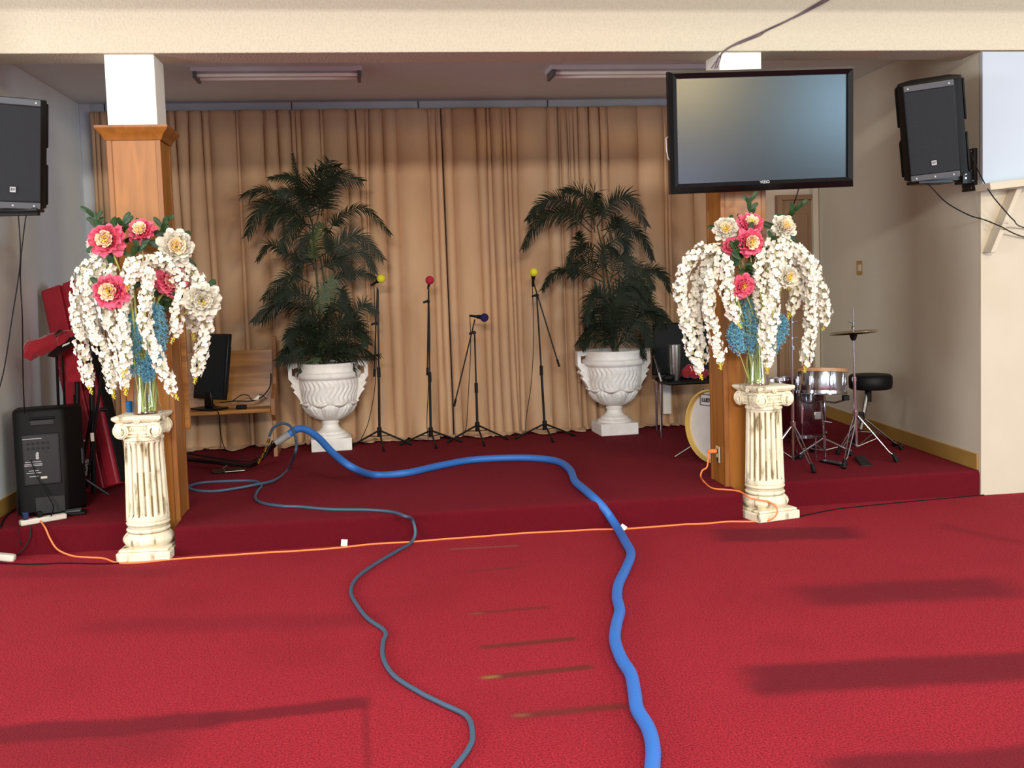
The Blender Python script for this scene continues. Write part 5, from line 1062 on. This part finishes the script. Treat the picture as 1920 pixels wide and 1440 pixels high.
# straight cymbal stand half hidden by the flowers
YS = 7.60; cs = thingw('cymbal_stand', 'straight chrome cymbal stand half hidden by the white flowers', 'cymbal stand', (at(1487, 860, YS).x, YS, ZS))
A = at(1484, 592, YS); B = at(1486, 728, YS); H_ = at(1487, 795, YS); D = at(1487, 862, YS); D.z = max(D.z, ZS+.03)
tube_thing(cs, B, A, .008, 'upper_tube'); tube_thing(cs, D, B, .0125, 'lower_tube')
for v in (728, 652): c_ = at(1486, v, YS); MB().cyl(c_-Vector((0, 0, .014)), c_+Vector((0, 0, .014)), .019, 12).obj('height_clamp', 'chrome', cs)
for v in (604, 634): c_ = at(1484, v, YS); MB().cyl(c_-Vector((0, 0, .005)), c_+Vector((0, 0, .005)), .022, 14).obj('collar', 'chrome', cs); MB().tube([c_, c_+Vector((.045, 0, .004))], .005, 8).obj('wing_bolt', 'chrome', cs)
MB().cyl(H_-Vector((0, 0, .02)), H_+Vector((0, 0, .02)), .021, 12).obj('hub', 'chrome', cs)
legs3(cs, H_, [on(1527, 886, ZS+.008), (H_.x-.27, YS+.02, ZS+.008), (H_.x+.14, YS+.30, ZS+.008)], D+Vector((0, 0, .01)))
# snare stand
YN = 7.95; ns = thingw('snare_stand', 'chrome stand under the snare drum', 'drum stand', (at(1543, 850, YN).x, YN, ZS))
A = at(1538, 752, YN); B = at(1543, 800, YN); D = at(1545, 856, YN); D.z = ZS+.05
tube_thing(ns, D, B, .012, 'lower_tube'); tube_thing(ns, B, A, .009, 'upper_tube'); MB().box((-.03, -.018, -.045), (.03, .018, .02), Matrix.Translation(at(1532, 776, YN))).obj('tilter', 'steel', ns, bevel=.005)
for dx, dy in ((-.17, -.04), (.16, -.10), (.02, .17)): MB().tube([A, A+Vector((dx*.6, dy*.6, -.01)), A+Vector((dx, dy, .012)), A+Vector((dx*1.06, dy*1.06, .05))], .007, 8).obj('basket_arm', 'chrome', ns)
q = A+Vector((.165, -.10, .03)); MB().box((q.x-.025, q.y-.02, q.z-.02), (q.x+.025, q.y+.02, q.z+.02)).obj('rubber_grip', 'black', ns, bevel=.006)
q = at(1543, 790, YN); MB().tube([q, q+Vector((.07, -.01, -.012))], .005, 8).obj('wing_bolt', 'chrome', ns)
legs3(ns, at(1543, 822, YN), [(B.x-.22, YN-.05, ZS+.008), (B.x+.22, YN-.04, ZS+.008), (B.x, YN+.22, ZS+.008)], D, double=False)
# throne
YT = 8.10; tc_ = at(1632, 716, YT); th = thingw('drum_throne', 'round black drum throne by the right wall', 'stool', (tc_.x, YT, ZS))
MB().lathe([(0, -.055), (.155, -.055), (.168, -.045), (.172, .0), (.170, .045), (.155, .060), (.06, .062), (0, .060)], tuple(tc_), 48).obj('seat', 'black', th, smooth=50)
c_ = Vector((at(1614, 770, YT).x, YT, 0)); c_.z = .50
MB().cyl((tc_.x-.02, YT, tc_.z-.06), (c_.x, YT, .36), .019, 14).obj('post', 'steel', th); MB().cyl((tc_.x-.02, YT, tc_.z-.16), (tc_.x-.02, YT, tc_.z-.05), .026, 14).obj('seat_clamp', 'black', th)
hub = Vector((c_.x, YT, .47)); MB().cyl(hub-Vector((0, 0, .03)), hub+Vector((0, 0, .03)), .030, 14).obj('hub', 'black', th)
legs3(th, hub, [on(1692, 842, ZS+.008), (hub.x-.25, YT-.10, ZS+.008), (hub.x+.06, YT+.26, ZS+.008)], Vector((c_.x, YT, .34)))
# bass pedal seen low between the stands
pd = on(1560, 868, ZS+.006); bp = thing('drum_pedal', 'low black drum pedal among the stand legs', 'pedal', pd, (0, 0, R(20)))
MB().prism([(-.04, -.13), (.04, -.13), (.035, .10), (-.035, .10)], (0, .012), axis=2).obj('footboard', 'blackm', bp, bevel=.003)
MB().tube([(-.05, .12, 0), (-.05, .12, .19), (.05, .12, .19), (.05, .12, 0)], .007, 8).obj('frame', 'chrome', bp)
